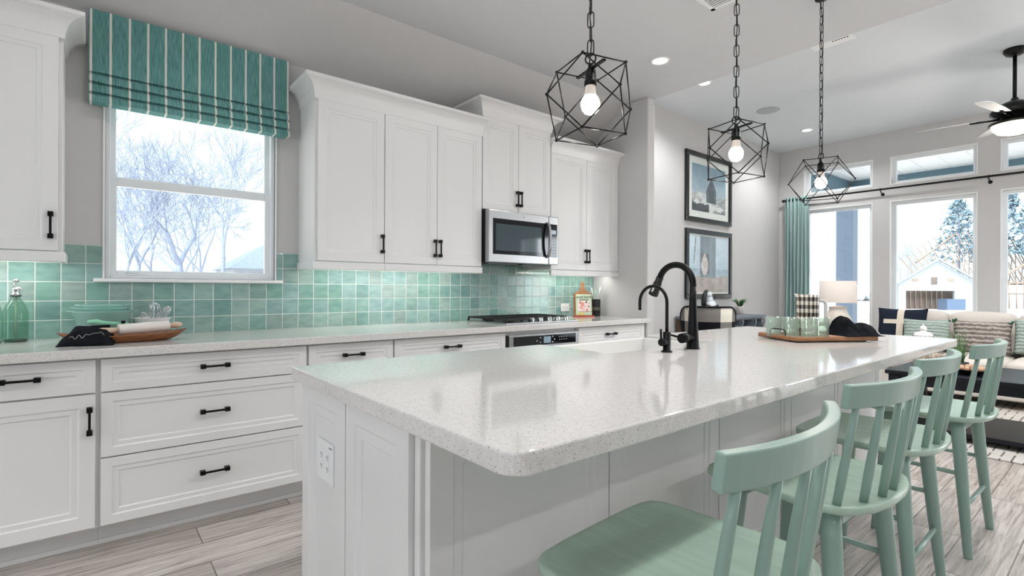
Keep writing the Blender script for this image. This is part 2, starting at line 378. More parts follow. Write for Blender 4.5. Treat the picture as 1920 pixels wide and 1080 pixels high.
# ---- backsplash of square glazed tiles
def tile_mat():
    m, nt, p = principled('glazed_square_tile'); L = nt.links.new; P = 0.1007
    tc = N(nt, 'ShaderNodeTexCoord'); sp = N(nt, 'ShaderNodeSeparateXYZ'); L(tc.outputs['Object'], sp.inputs[0])
    u = math_(nt, 'DIVIDE', math_(nt, 'SUBTRACT', sp.outputs[0], 0.986-30*P), P); v = math_(nt, 'DIVIDE', math_(nt, 'SUBTRACT', sp.outputs[2], 0.909), P)
    fu, fv = math_(nt, 'FLOOR', u), math_(nt, 'FLOOR', v)
    cb = N(nt, 'ShaderNodeCombineXYZ'); L(fu, cb.inputs[0]); L(fv, cb.inputs[1])
    wn = N(nt, 'ShaderNodeTexWhiteNoise', noise_dimensions='2D'); L(cb.outputs[0], wn.inputs['Vector'])
    rp = N(nt, 'ShaderNodeValToRGB'); L(wn.outputs['Value'], rp.inputs[0]); e = rp.color_ramp
    e.elements[0].position = 0.0; e.elements[0].color = lin((120, 156, 152)); e.elements[1].position = 1.0; e.elements[1].color = lin((152, 184, 175))
    for q, c in ((0.2, (133, 171, 160)), (0.4, (144, 175, 172)), (0.58, (128, 168, 157)), (0.76, (146, 167, 162))): k = e.elements.new(q); k.color = lin(c)
    # cloudy glaze inside each tile
    ofs = N(nt, 'ShaderNodeVectorMath', operation='MULTIPLY_ADD'); L(wn.outputs['Color'], ofs.inputs[0]); ofs.inputs[1].default_value = (9, 9, 9); L(tc.outputs['Object'], ofs.inputs[2])
    mp = N(nt, 'ShaderNodeMapping'); L(ofs.outputs[0], mp.inputs[0]); mp.inputs['Scale'].default_value = (9, 1, 22)
    nz = N(nt, 'ShaderNodeTexNoise'); L(mp.outputs[0], nz.inputs['Vector']); setin(nz, 'Scale', 1.3); setin(nz, 'Detail', 3.0)
    r2 = N(nt, 'ShaderNodeValToRGB'); L(nz.outputs['Fac'], r2.inputs[0]); r2.color_ramp.elements[0].position = 0.3; r2.color_ramp.elements[0].color = (0.80, 0.84, 0.83, 1); r2.color_ramp.elements[1].position = 0.72; r2.color_ramp.elements[1].color = (1.14, 1.1, 1.09, 1)
    glaze = mixrgb(nt, 1.0, rp.outputs[0], r2.outputs[0], 'MULTIPLY')
    du = math_(nt, 'ABSOLUTE', math_(nt, 'SUBTRACT', math_(nt, 'FRACT', u), 0.5)); dv = math_(nt, 'ABSOLUTE', math_(nt, 'SUBTRACT', math_(nt, 'FRACT', v), 0.5))
    mx = math_(nt, 'MAXIMUM', du, dv); grout = math_(nt, 'GREATER_THAN', mx, 0.481)
    L(mixrgb(nt, grout, glaze, lin((208, 216, 210))), p.inputs['Base Color'])
    L(math_(nt, 'MULTIPLY_ADD', grout, 0.6, 0.14), p.inputs['Roughness'])
    sm = N(nt, 'ShaderNodeMapRange'); L(mx, sm.inputs[0]); sm.inputs[1].default_value = 0.44; sm.inputs[2].default_value = 0.485; sm.inputs[3].default_value = 1; sm.inputs[4].default_value = 0
    hgt = math_(nt, 'MULTIPLY_ADD', nz.outputs['Fac'], 0.6, sm.outputs[0])
    bp = N(nt, 'ShaderNodeBump'); setin(bp, 'Strength', 0.35); setin(bp, 'Distance', 0.003); L(hgt, bp.inputs['Height']); L(bp.outputs[0], p.inputs['Normal'])
    return m
bm = nb(); y0 = W-0.009
box(bm, -1.4, 4.05, y0, W, 0.9145, 1.211); box(bm, -1.4, KW[0]-0.011, y0, W, 1.211, 1.413); box(bm, KW[1]+0.011, 4.05, y0, W, 1.211, 1.413)
struct('trim_1', bm, tile_mat(), 'sea-green glazed square tile backsplash with white grout', 'backsplash')

# ============================================================ kitchen run
DY = 2.935      # base door faces
UY = 3.285      # upper door faces
def panel(bm, P, u0, u1, v0, v1, fw=0.058, led=0.020, th=0.02, d1=0.005, d2=0.010):
    """framed (shaker) panel. P(u,v,d) maps to the world, d = depth behind the face"""
    loops = [(0, 0.0), (fw-0.002, 0.0), (fw+0.003, d1), (fw+led, d1), (fw+led+0.004, d2)]
    rings = []
    rings.append([bm.verts.new(P(u, v, th)) for u, v in ((u0, v0), (u1, v0), (u1, v1), (u0, v1))])
    for ins, d in loops:
        rings.append([bm.verts.new(P(u, v, d)) for u, v in ((u0+ins, v0+ins), (u1-ins, v0+ins), (u1-ins, v1-ins), (u0+ins, v1-ins))])
    for a, b in zip(rings, rings[1:]):
        for i in range(4): bm.faces.new((a[i], a[(i+1) % 4], b[(i+1) % 4], b[i]))
    bm.faces.new(rings[-1]); bm.faces.new(list(reversed(rings[0])))
def handle_bm(c, axis, L=0.128, out=(0, -1, 0)):
    """black bar pull with square feet, centre c on the face"""
    bm = nb(); c = Vector(c); o = Vector(out); a = {'x': Vector((1, 0, 0)), 'z': Vector((0, 0, 1))}[axis]; s = a.cross(o)
    def ob(p, q, r, ca):   # oriented box half sizes along a,o,s
        vs = [bm.verts.new(ca+a*(p*i)+o*(q*j)+s*(r*k)) for i in (-1, 1) for j in (-1, 1) for k in (-1, 1)]
        for f in ((0, 1, 3, 2), (4, 6, 7, 5), (0, 4, 5, 1), (2, 3, 7, 6), (0, 2, 6, 4), (1, 5, 7, 3)): bm.faces.new([vs[i] for i in f])
    for sg in (-1, 1): ob(0.0115, 0.014, 0.0105, c + a*(sg*(L/2-0.0105)) + o*0.014)
    ob(L/2-0.015, 0.0048, 0.0048, c + o*0.024)
    return bm
def fP(y): return lambda u, v, d: (u, y+d, v)
def drawer(t, x0, x1, z0, z1, fw=0.042, led=0.022, hx=None, pull=True):
    bm = nb(); panel(bm, fP(DY), x0, x1, z0, z1, fw, led); d = obj('drawer', bm, CAB, t, 0.0015)
    if pull: obj('handle', handle_bm((hx if hx is not None else (x0+x1)/2, DY, (z0+z1)/2 + 0.006), 'x', 0.128), BLACK, d, 0.0015)
    return d
def base_unit(label, x0, x1, fronts, group='white base cabinets under the long worktop'):
    t = thing('base_cabinet', label, 'cabinet', ((x0+x1)/2, 3.2, 0), group)
    bm = nb(); box(bm, x0, x1, DY+0.021, W-0.03, 0.105, 0.871); obj('body', bm, CAB, t, 0.002)
    bm = nb(); box(bm, x0, x1, 3.045, 3.065, 0.0, 0.105); box(bm, x0, x1, 3.033, 3.045, 0.0, 0.022); obj('toe_kick', bm, CAB, t, 0.002)
    return t
t = base_unit('white base cabinet with one drawer over a door, left of the drawer stack', -0.49, 0.0305, 0)
drawer(t, -0.466, 0.0185, 0.716, 0.862, hx=-0.225)
bm = nb(); panel(bm, fP(DY), -0.466, 0.0185, 0.118, 0.709, 0.058, 0.024); d = obj('door', bm, CAB, t, 0.0015)
obj('handle', handle_bm((-0.002, DY, 0.594), 'z', 0.122), BLACK, d, 0.0015)
t = base_unit('white base cabinet beyond the left edge of the photo', -1.40, -0.4925, 0)
drawer(t, -1.394, -0.472, 0.716, 0.862)
for a, b, hx in ((-1.394, -0.936, -0.955), (-0.931, -0.472, -0.912)):
    bm = nb(); panel(bm, fP(DY), a, b, 0.118, 0.709, 0.058, 0.024); d = obj('door', bm, CAB, t, 0.0015); obj('handle', handle_bm((hx, DY, 0.594), 'z', 0.122), BLACK, d, 0.0015)
t = base_unit('white base cabinet with a stack of three wide drawers', 0.0305, 0.9365, 0)
drawer(t, 0.037, 0.931, 0.716, 0.862); drawer(t, 0.037, 0.931, 0.422, 0.710); drawer(t, 0.037, 0.931, 0.117, 0.416)
t = base_unit('narrow white base cabinet right of the three-drawer stack', 0.9365, 1.459, 0)
drawer(t, 0.943, 1.453, 0.716, 0.862); bm = nb(); panel(bm, fP(DY), 0.943, 1.453, 0.118, 0.709); obj('door', bm, CAB, t, 0.0015)
t = base_unit('wide white base cabinet left of the wall oven', 1.459, 2.352, 0)
drawer(t, 1.465, 2.346, 0.716, 0.862, hx=1.886)
for a, b in ((1.465, 1.903), (1.908, 2.346)): bm = nb(); panel(bm, fP(DY), a, b, 0.118, 0.709); obj('door', bm, CAB, t, 0.0015)
t = base_unit('white base cabinet between the oven and the end wall', 3.108, 4.04, 0)
drawer(t, 3.116, 4.0, 0.716, 0.862, hx=3.525)
for a, b in ((3.116, 3.556), (3.561, 4.0)): bm = nb(); panel(bm, fP(DY), a, b, 0.118, 0.709); obj('door', bm, CAB, t, 0.0015)

# wall oven under the cooktop
t = thing('built_in_oven', 'stainless built-in oven below the gas cooktop', 'oven', (2.73, 3.2, 0))
bm = nb(); box(bm, 2.353, 3.107, DY+0.03, W-0.03, 0.105, 0.871); obj('body', bm, CAB, t, 0.002)
bm = nb(); box(bm, 2.353, 3.107, 3.045, 3.065, 0, 0.105); obj('toe_kick', bm, CAB, t)
bm = nb(); box(bm, 2.372, 3.10, DY-0.012, DY+0.03, 0.735, 0.838); obj('control_panel', bm, STEEL, t, 0.002)
bm = nb(); box(bm, 2.412, 3.072, DY-0.0135, DY-0.01, 0.752, 0.826); cp = obj('control_glass', bm, BGLASS, t, 0.001)
bm = nb(); box(bm, 2.715, 2.79, DY-0.0142, DY-0.0136, 0.765, 0.815); obj('display', bm, M('oven_display', (120, 140, 150), 0.3, emit=(120, 150, 165), estr=0.35), cp)
BTN = M('oven_button_print', (196, 198, 196), 0.4)
for x, z in ((2.645, 0.785), (2.68, 0.808), (2.83, 0.79), (2.81, 0.812), (2.81, 0.770), (2.68, 0.772)):
    bm = nb(); lathe(bm, [(0.0, -0.0006), (0.006, -0.0006), (0.006, 0.0006)], (x, DY-0.0138, z), 12, axis='y'); obj('button', bm, BTN, cp)
bm = nb()
for x in (2.88, 2.905, 2.93, 2.955):
    for z in (0.782, 0.802): box(bm, x, x+0.012, DY-0.0142, DY-0.0136, z, z+0.004)
obj('key_print', bm, BTN, cp)
bm = nb(); box(bm, 2.355, 2.372, DY+0.0, DY+0.03, 0.12, 0.838); box(bm, 2.372, 3.10, DY+0.0, DY+0.03, 0.722, 0.735); obj('vent_gap', bm, MATTE, t)
bm = nb(); box(bm, 2.372, 3.10, DY-0.012, DY+0.03, 0.13, 0.722); box(bm, 2.46, 3.01, DY-0.0135, DY-0.012, 0.25, 0.62, 1); dr = obj('door', bm, [STEEL, BGLASS], t, 0.002)
bm = nb(); cyl(bm, (2.42, DY-0.05, 0.68), (3.05, DY-0.05, 0.68), 0.011); cyl(bm, (2.46, DY-0.05, 0.68), (2.46, DY-0.01, 0.68), 0.008); cyl(bm, (3.01, DY-0.05, 0.68), (3.01, DY-0.01, 0.68), 0.008); obj('handle', bm, STEEL, dr)

# worktop
def quartz_mat():
    m, nt, p = principled('speckled_white_quartz'); L = nt.links.new; tc = N(nt, 'ShaderNodeTexCoord')
    base = None
    nz = N(nt, 'ShaderNodeTexNoise'); L(tc.outputs['Object'], nz.inputs['Vector']); setin(nz, 'Scale', 70.0); setin(nz, 'Detail', 3.0)
    r0 = N(nt, 'ShaderNodeValToRGB'); L(nz.outputs['Fac'], r0.inputs[0]); r0.color_ramp.elements[0].position = 0.35; r0.color_ramp.elements[0].color = lin((216, 213, 210)); r0.color_ramp.elements[1].position = 0.65; r0.color_ramp.elements[1].color = lin((224, 221, 218))
    col = r0.outputs[0]
    for scale, th, keep, c in ((230, 0.26, 0.72, (188, 180, 173)), (130, 0.16, 0.68, (122, 111, 103)), (170, 0.22, 0.76, (156, 146, 138)), (200, 0.24, 0.7, (246, 245, 242))):
        vo = N(nt, 'ShaderNodeTexVoronoi'); L(tc.outputs['Object'], vo.inputs['Vector']); setin(vo, 'Scale', float(scale))
        sp = N(nt, 'ShaderNodeSeparateColor'); L(vo.outputs['Color'], sp.inputs[0])
        k = math_(nt, 'MULTIPLY', math_(nt, 'LESS_THAN', vo.outputs['Distance'], th), math_(nt, 'GREATER_THAN', sp.outputs[0], keep))
        col = mixrgb(nt, k, col, lin(c))
    L(col, p.inputs['Base Color']); setin(p, 'Roughness', 0.07); setin(p, 'Specular IOR Level', 0.55); return m
QUARTZ = quartz_mat()
bm = nb(); box(bm, -1.42, 4.045, 2.89, W-0.0005, 0.872, 0.914)
tag(obj('worktop', bm, QUARTZ, None, 0.004), 'long speckled white quartz worktop along the tiled wall', 'countertop')

# ---- upper cabinets
def crown(bm, path, prof):
    """moulding swept along a plan path with mitred corners; profile (out, up); outward = left of travel"""
    k = len(path); rows = []
    for i, p in enumerate(path):
        p = Vector(p).to_2d() if len(p) == 3 else Vector(p)
        def nrm(a, b): d = (Vector(b)-Vector(a)).normalized(); return Vector((d.y, -d.x))
        n1 = nrm(path[i-1], path[i]) if i > 0 else None; n2 = nrm(path[i], path[i+1]) if i < k-1 else None
        if n1 is None: m = n2
        elif n2 is None: m = n1
        else: m = (n1+n2); m = m/ (1+n1.dot(n2))
        rows.append([(p.x+m.x*o, p.y+m.y*o, z) for o, z in prof])
    vs = [[bm.verts.new(q) for q in r] for r in rows]
    for a, b in zip(vs, vs[1:]):
        for j in range(len(prof)): bm.faces.new((a[j], b[j], b[(j+1) % len(prof)], a[(j+1) % len(prof)]))
    bm.faces.new(vs[0]); bm.faces.new(list(reversed(vs[-1])))
def crown_prof(z0, z1, out=0.082):
    h = z1-z0; pr = [(-0.012, z0-0.012), (0.006, z0-0.012), (0.008, z0+0.004)]
    for i in range(1, 9):
        a = i/8*PI/2; pr.append((0.010+(out-0.018)*(1-math.cos(a)), z0+0.006+(h-0.028)*math.sin(a)))
    pr += [(out, z1-0.018), (out, z1), (-0.012, z1)]
    return pr
def upper_unit(label, x0, x1, z0, z1, doors, hz, crown_path, ztop, rail, side_left=True):
    t = thing('wall_cabinet', label, 'cabinet', ((x0+x1)/2, W, z0), 'white wall cabinets above the worktop')
    bm = nb(); box(bm, x0, x1, UY+0.021, W, z0, z1+0.02); obj('body', bm, CAB, t, 0.002)
    for a, b, hx in doors:
        bm = nb(); panel(bm, fP(UY), a, b, z0+0.004, z1-0.003, 0.058, 0.018); d = obj('door', bm, CAB, t, 0.0015)
        if hx is not None: obj('handle', handle_bm((hx, UY, hz), 'z', 0.126), BLACK, d, 0.0015)
    bm = nb(); crown(bm, crown_path, crown_prof(z1+0.004, ztop)); obj('crown_moulding', bm, CAB, t)
    if rail:
        bm = nb(); ra, rb, retl, retr = rail
        box(bm, ra, rb, UY-0.008, UY+0.014, z0-0.05, z0-0.001)
        if retl: box(bm, ra, ra+0.022, UY+0.014, W-0.01, z0-0.05, z0-0.001)
        if retr: box(bm, rb-0.022, rb, UY+0.014, W-0.01, z0-0.05, z0-0.001)
        obj('light_rail', bm, CAB, t, 0.004)
    return t
fy = UY+0.002
upper_unit('white wall cabinet at the left edge, above the glass bottles', -1.4, -0.107, 1.354, 2.388,
           [(-0.558, -0.124, -0.149), (-0.998, -0.562, None), (-1.396, -1.002, None)], 1.478, [(-1.4, fy), (-0.107, fy), (-0.107, W)], 2.50, (-1.4, -0.095, False, True))
upper_unit('single-door white wall cabinet right of the kitchen window', 1.089, 1.558, 1.354, 2.388,
           [(1.107, 1.5555, 1.5395)], 1.486, [(1.089, W), (1.089, fy), (1.558, fy)], 2.51, (1.074, 1.558, True, False))
upper_unit('double-door white wall cabinet left of the microwave', 1.558, 2.384, 1.354, 2.388,
           [(1.5605, 1.973, 1.9535), (1.9765, 2.380, 1.9965)], 1.478, [(1.558, fy), (2.384, fy)], 2.51, (1.558, 2.384, False, False))
upper_unit('short raised white wall cabinet above the microwave', 2.386, 3.126, 1.813, 2.556,
           [(2.389, 2.7545, 2.738), (2.7585, 3.123, 2.776)], 1.928, [(2.386, W), (2.386, fy), (3.126, fy), (3.126, W)], 2.675, None)
upper_unit('double-door white wall cabinet right of the microwave', 3.128, 4.048, 1.354, 2.398,
           [(3.132, 3.589, 3.572), (3.593, 4.046, 3.612)], 1.488, [(3.128, fy), (4.048, fy)], 2.515, (3.128, 4.048, False, False))
for x0, x1 in ((-0.95, -0.15), (1.12, 2.34), (3.18, 4.0)):  # leftmost strip is added to brighten the tiles below it
    a = area('under_cabinet_strip', ((x0+x1)/2, 3.42, 1.338), (0, 0.25, -1), x1-x0, 0.03, (3.3 if x0 < 0 else 2.5)*(x1-x0), (1.0, 0.98, 0.94))

# microwave
t = thing('microwave', 'stainless over-range microwave above the gas cooktop', 'microwave', (2.77, 3.4, 1.36))
bm = nb(); box(bm, 2.392, 3.122, 3.255, W, 1.392, 1.809); obj('body', bm, MATTE, t, 0.003)
bm = nb(); mx0, mx1, my = 2.392, 3.152, 3.212
box(bm, mx0, 3.036, my, 3.256, 1.392, 1.806); dr = obj('door', bm, STEEL, t, 0.006)
bm = nb(); box(bm, 2.435, 3.034, my-0.002, my+0.004, 1.457, 1.741); w1 = obj('window_surround', bm, BGLASS, dr, 0.003)
bm = nb(); box(bm, 2.462, 2.95, my-0.003, my, 1.487, 1.70); obj('window_glass', bm, M('microwave_window', (70, 84, 90), 0.05, spec=0.7, vary=0.05), dr, 0.002)
bm = nb(); pts = [(3.012, my-0.002, 1.742), (3.012, my-0.028, 1.732), (3.012, my-0.045, 1.66), (3.012, my-0.048, 1.60), (3.012, my-0.045, 1.54), (3.012, my-0.028, 1.468), (3.012, my-0.002, 1.458)]
tube(bm, pts, 0.013, 12); obj('handle', bm, STEEL, dr)
bm = nb(); box(bm, 3.0385, mx1, my, 3.256, 1.392, 1.806); cp = obj('control_panel', bm, STEEL, t, 0.006)
bm = nb(); box(bm, 3.041, 3.136, my-0.002, my+0.004, 1.457, 1.741); obj('keypad', bm, BGLASS, cp, 0.002)
bm = nb(); box(bm, 3.06, 3.12, my-0.003, my-0.0021, 1.655, 1.69); obj('display', bm, M('microwave_display', (165, 178, 188), 0.2, emit=(170, 185, 200), estr=0.25), cp)
bm = nb()
for i in range(3):
    for j in range(6): box(bm, 3.056+i*0.026, 3.070+i*0.026, my-0.0028, my-0.0021, 1.49+j*0.025, 1.494+j*0.025)
obj('key_print', bm, M('key_print', (120, 125, 130), 0.4), cp)
bm = nb(); lathe(bm, [(0, -0.001), (0.018, -0.001), (0.018, 0.001)], (2.745, my-0.0004, 1.772), 20, axis='y')
for v in bm.verts: v.co.z = 1.772 + (v.co.z-1.772)*0.36
obj('badge', bm, CHROME, dr)
bm = nb()
for i in range(2): box(bm, 2.43+i*0.36, 2.74+i*0.36, 3.27, 3.50, 1.381, 1.3925)
obj('grease_filter', bm, M('filter_mesh', (90, 92, 94), 0.4, metal=0.8), t, 0.002)

# gas cooktop
t = thing('gas_cooktop', 'black gas cooktop with iron grates set in the worktop', 'cooktop', (2.775, 3.25, 0.914))
bm = nb(); box(bm, 2.392, 3.16, 2.985, 3.505, 0.9145, 0.924); obj('tray', bm, STEEL, t, 0.003)
IRON = M('cast_iron', (18, 18, 19), 0.55, vary=0.2, bump=0.2, bscale=200)
def grate(x0, x1, y0, y1):
    bm = nb(); z0, z1 = 0.945, 0.958
    for y in (y0, y1): box(bm, x0, x1, y-0.006, y+0.006, z0, z1)
    for x in (x0, x1): box(bm, x-0.006, x+0.006, y0, y1, z0, z1)
    k = max(2, round((x1-x0)/0.045))
    for i in range(1, k):
        x = x0+(x1-x0)*i/k; box(bm, x-0.004, x+0.004, y0, y1, z0+0.002, z1)
    box(bm, x0, x1, (y0+y1)/2-0.005, (y0+y1)/2+0.005, z0, z1-0.002)
    for x in (x0, x1):
        for y in (y0, (y0+y1)/2, y1): box(bm, x-0.008, x+0.008, y-0.008, y+0.008, 0.924, z0+0.004)
    obj('grate', bm, IRON, t, 0.002)
grate(2.402, 2.64, 3.0, 3.49); grate(2.655, 2.895, 3.115, 3.49); grate(2.91, 3.15, 3.115, 3.49)
for x, y, r in ((2.52, 3.12, 0.04), (2.52, 3.38, 0.05), (2.775, 3.31, 0.055), (3.03, 3.2, 0.035), (3.03, 3.4, 0.045)):
    bm = nb(); lathe(bm, [(r*0.9, 0.924), (r, 0.93), (r, 0.938), (r*0.75, 0.943), (0, 0.943)], (x, y, 0), 24); obj('burner', bm, IRON, t)
for i in range(5):
    bm = nb(); x = 2.70+i*0.095; lathe(bm, [(0.021, 0.924), (0.021, 0.945), (0.018, 0.953), (0, 0.953)], (x, 3.045, 0), 20); box(bm, x-0.004, x+0.004, 3.026, 3.064, 0.953, 0.958); obj('knob', bm, CHROME, t, 0.0015)

# outlet on the tiles
t = thing('outlet', 'small white outlet on the tiled wall right of the cooktop', 'outlet', (3.63, W-0.01, 1.0))
bm = nb(); box(bm, 3.573, 3.688, W-0.0155, W-0.0095, 0.963, 1.04); obj('cover_plate', bm, WHITEP, t, 0.002)
bm = nb(); box(bm, 3.597, 3.664, W-0.0185, W-0.0155, 0.985, 1.018); so = obj('socket', bm, WHITEP, t, 0.002)
bm = nb()
for x in (3.61, 3.645): box(bm, x, x+0.002, W-0.0189, W-0.0184, 0.998, 1.006); box(bm, x+0.006, x+0.008, W-0.0189, W-0.0184, 0.998, 1.006)
obj('slot', bm, MATTE, so)

# roman shade
def shade_mat():
    m, nt, p = principled('striped_teal_linen'); L = nt.links.new; tc = N(nt, 'ShaderNodeTexCoord'); sp = N(nt, 'ShaderNodeSeparateXYZ'); L(tc.outputs['Object'], sp.inputs[0])
    u = math_(nt, 'DIVIDE', math_(nt, 'ADD', sp.outputs[0], 0.5045), 0.0834)
    st = math_(nt, 'LESS_THAN', math_(nt, 'ABSOLUTE', math_(nt, 'SUBTRACT', math_(nt, 'FRACT', math_(nt, 'ADD', u, 0.42)), 0.5)), 0.062)
    mp = N(nt, 'ShaderNodeMapping'); L(tc.outputs['Object'], mp.inputs[0]); mp.inputs['Scale'].default_value = (420, 30, 14)
    nz = N(nt, 'ShaderNodeTexNoise'); L(mp.outputs[0], nz.inputs['Vector']); setin(nz, 'Scale', 1.0); setin(nz, 'Detail', 4.0)
    rp = N(nt, 'ShaderNodeValToRGB'); L(nz.outputs['Fac'], rp.inputs[0]); rp.color_ramp.elements[0].position = 0.3; rp.color_ramp.elements[0].color = lin((62, 120, 118)); rp.color_ramp.elements[1].position = 0.7; rp.color_ramp.elements[1].color = lin((128, 174, 168))
    L(mixrgb(nt, st, rp.outputs[0], lin((226, 224, 214))), p.inputs['Base Color']); setin(p, 'Roughness', 0.9); setin(p, 'Specular IOR Level', 0.1)
    bp = N(nt, 'ShaderNodeBump'); setin(bp, 'Strength', 0.3); setin(bp, 'Distance', 0.001); L(nz.outputs['Fac'], bp.inputs['Height']); L(bp.outputs[0], p.inputs['Normal'])
    return m
t = thing('roman_shade', 'teal roman shade with cream stripes folded above the kitchen window', 'blind', (0.4935, 3.58, 2.16))
# folded fabric as a closed ribbon profile (y, z): flat face, then three soft folds that overhang
pr = [(3.552, 2.672), (3.552, 2.50), (3.549, 2.350), (3.547, 2.338), (3.566, 2.336), (3.566, 2.328), (3.543, 2.322), (3.533, 2.295), (3.532, 2.281), (3.556, 2.279),
      (3.556, 2.271), (3.534, 2.265), (3.524, 2.238), (3.523, 2.224), (3.546, 2.222), (3.546, 2.214), (3.524, 2.208), (3.517, 2.190), (3.516, 2.172)]
bm = nb(); X0, X1, n = -0.014, 1.002, 12
for i in range(n+1): pass
fr = []
for i in range(n+1):
    x = X0+(X1-X0)*i/n; row = []
    for j, (y, z) in enumerate(pr):
        sag = 0.0 if j < 3 else 0.0025*math.sin(i*2.1+j)
        row.append(bm.verts.new((x, y+sag*0.5, z+(sag if j in (7, 8, 12, 13, 17) else 0))))
    row.append(bm.verts.new((x, 3.60, 2.172))); row.append(bm.verts.new((x, 3.60, 2.672))); fr.append(row)
k = len(fr[0])
for a, b in zip(fr, fr[1:]):
    for j in range(k):
        f = bm.faces.new((a[j], b[j], b[(j+1) % k], a[(j+1) % k]))
bm.faces.new(fr[0]); bm.faces.new(list(reversed(fr[-1])))
obj('fabric', bm, shade_mat(), t)
bm = nb(); box(bm, X0+0.003, X1-0.003, 3.60, W, 2.63, 2.672); obj('head_rail', bm, WHITEP, t)

# ============================================================ island
def arc(cx, cy, r, a0, a1, n=6): return [(cx+r*math.cos(a0+(a1-a0)*i/n), cy+r*math.sin(a0+(a1-a0)*i/n)) for i in range(n+1)]
SX0, SX1, SY = 1.715, 2.556, 1.43        # sink cut-out
IX0, IX1, IY0, IY1 = 0.537, 3.806, 0.651, 1.86
o = []
o += arc(IX0+0.05, IY0+0.05, 0.05, PI, 1.5*PI, 8) + arc(IX1-0.03, IY0+0.03, 0.03, 1.5*PI, 2*PI, 6) + arc(IX1-0.03, IY1-0.03, 0.03, 0, PI/2, 6)
o += arc(SX1+0.02, IY1-0.02, 0.02, PI/2, PI, 4) + arc(SX1-0.03, SY+0.03, 0.03, 0, -PI/2, 4) + arc(SX0+0.03, SY+0.03, 0.03, 1.5*PI, PI, 4) + arc(SX0-0.03, IY1-0.03, 0.03, 0, PI/2, 5)
o += arc(IX0+0.012, IY1-0.012, 0.012, PI/2, PI, 4)
bm = nb(); prism(bm, o, 0.871, 0.914)
tag(obj('island_worktop', bm, QUARTZ, None, 0.005, segs=3), 'thick speckled white quartz island worktop with rounded near corner', 'countertop')

t = thing('kitchen_island', 'white panelled kitchen island base under the quartz worktop', 'island', (2.17, 1.42, 0))
bm = nb(); box(bm, 0.590, 1.705, 1.021, 1.83, 0.10, 0.870); box(bm, 2.566, 3.745, 1.021, 1.83, 0.10, 0.870); box(bm, 1.705, 2.566, 1.021, 1.415, 0.10, 0.870); box(bm, 1.705, 2.566, 1.415, 1.83, 0.10, 0.645)
obj('body', bm, CAB, t)
eP = lambda u, v, d: (0.569+d, u, v)
for a, b in ((1.452, 1.834), (1.069, 1.446)):
    bm = nb(); panel(bm, eP, a, b, 0.10, 0.8695, 0.062, 0.034, 0.021, 0.006, 0.012); obj('end_panel', bm, CAB, t, 0.0015)
bm = nb(); box(bm, 0.583, 0.60, 1.040, 1.0655, 0.10, 0.8695); box(bm, 0.576, 0.60, 1.028, 1.042, 0.10, 0.8695); obj('corner_trim', bm, CAB, t, 0.003)
ex = [0.584, 1.199, 1.832, 2.464, 3.10, 3.757]
for i in range(5):
    bm = nb(); panel(bm, fP(1.0), ex[i]+0.002, ex[i+1]-0.003, 0.10, 0.8695, 0.064, 0.026, 0.021, 0.004, 0.008); obj('front_panel', bm, CAB, t, 0.0015)
gP = lambda u, v, d: (3.766-d, u, v)
for a, b in ((1.023, 1.424), (1.43, 1.832)):
    bm = nb(); panel(bm, gP, a, b, 0.10, 0.8695, 0.062, 0.034, 0.021); obj('end_panel', bm, CAB, t, 0.0015)
bm = nb(); box(bm, 0.562, 3.772, 0.990, 1.83, 0.0, 0.10); obj('plinth', bm, CAB, t, 0.004)
for i, (a, b) in enumerate(((0.595, 1.14), (1.145, 1.70), (2.572, 3.15), (3.155, 3.74))):
    bm = nb(); panel(bm, lambda u, v, d: (u, 1.851-d, v), a, b, 0.12, 0.8695); obj('door', bm, CAB, t, 0.0015)

t = thing('island_outlet', 'white two-gang outlet on the near end panel of the island', 'outlet', (0.569, 1.62, 0.64))
bm = nb(); box(bm, 0.572, 0.582, 1.553, 1.694, 0.579, 0.704); obj('cover_plate', bm, WHITEP, t, 0.002)
for y in (1.597, 1.650):
    bm = nb(); box(bm, 0.5705, 0.573, y-0.0165, y+0.0165, 0.606, 0.678); so = obj('socket', bm, WHITEP, t, 0.001)
    bm = nb()
    for z in (0.624, 0.66):
        for dy in (-0.006, 0.006): box(bm, 0.5697, 0.5708, y+dy-0.001, y+dy+0.001, z-0.004, z+0.005)
        cyl(bm, (0.5697, y, z-0.009), (0.5708, y, z-0.009), 0.0022, 8)
    obj('slot', bm, M('outlet_slot', (120, 120, 122), 0.5), so)
bm = nb(); box(bm, 0.5715, 0.5722, 1.562, 1.588, 0.690, 0.694); obj('printed_mark', bm, M('grey_print', (120, 122, 126), 0.5), t)

# farmhouse sink
t = thing('farmhouse_sink', 'white apron-front sink let into the back edge of the island', 'sink', (2.136, 1.66, 0.66))
bm = nb(); x0, x1, y0, y1, zt, zb = SX0+0.004, SX1-0.004, SY+0.006, 1.885, 0.899, 0.66
box(bm, x0, x1, y0, y1, zb, zb+0.02); box(bm, x0, x0+0.022, y0, y1, zb+0.02, zt); box(bm, x1-0.022, x1, y0, y1, zb+0.02, zt); box(bm, x0+0.022, x1-0.022, y0, y0+0.022, zb+0.02, zt); box(bm, x0+0.022, x1-0.022, y1-0.026, y1, zb+0.02, zt)
obj('basin', bm, CERAM, t, 0.006)
bm = nb(); lathe(bm, [(0.0, 0.682), (0.04, 0.682), (0.044, 0.6805)], (2.136, 1.66, 0), 24); obj('drain', bm, CHROME, t)

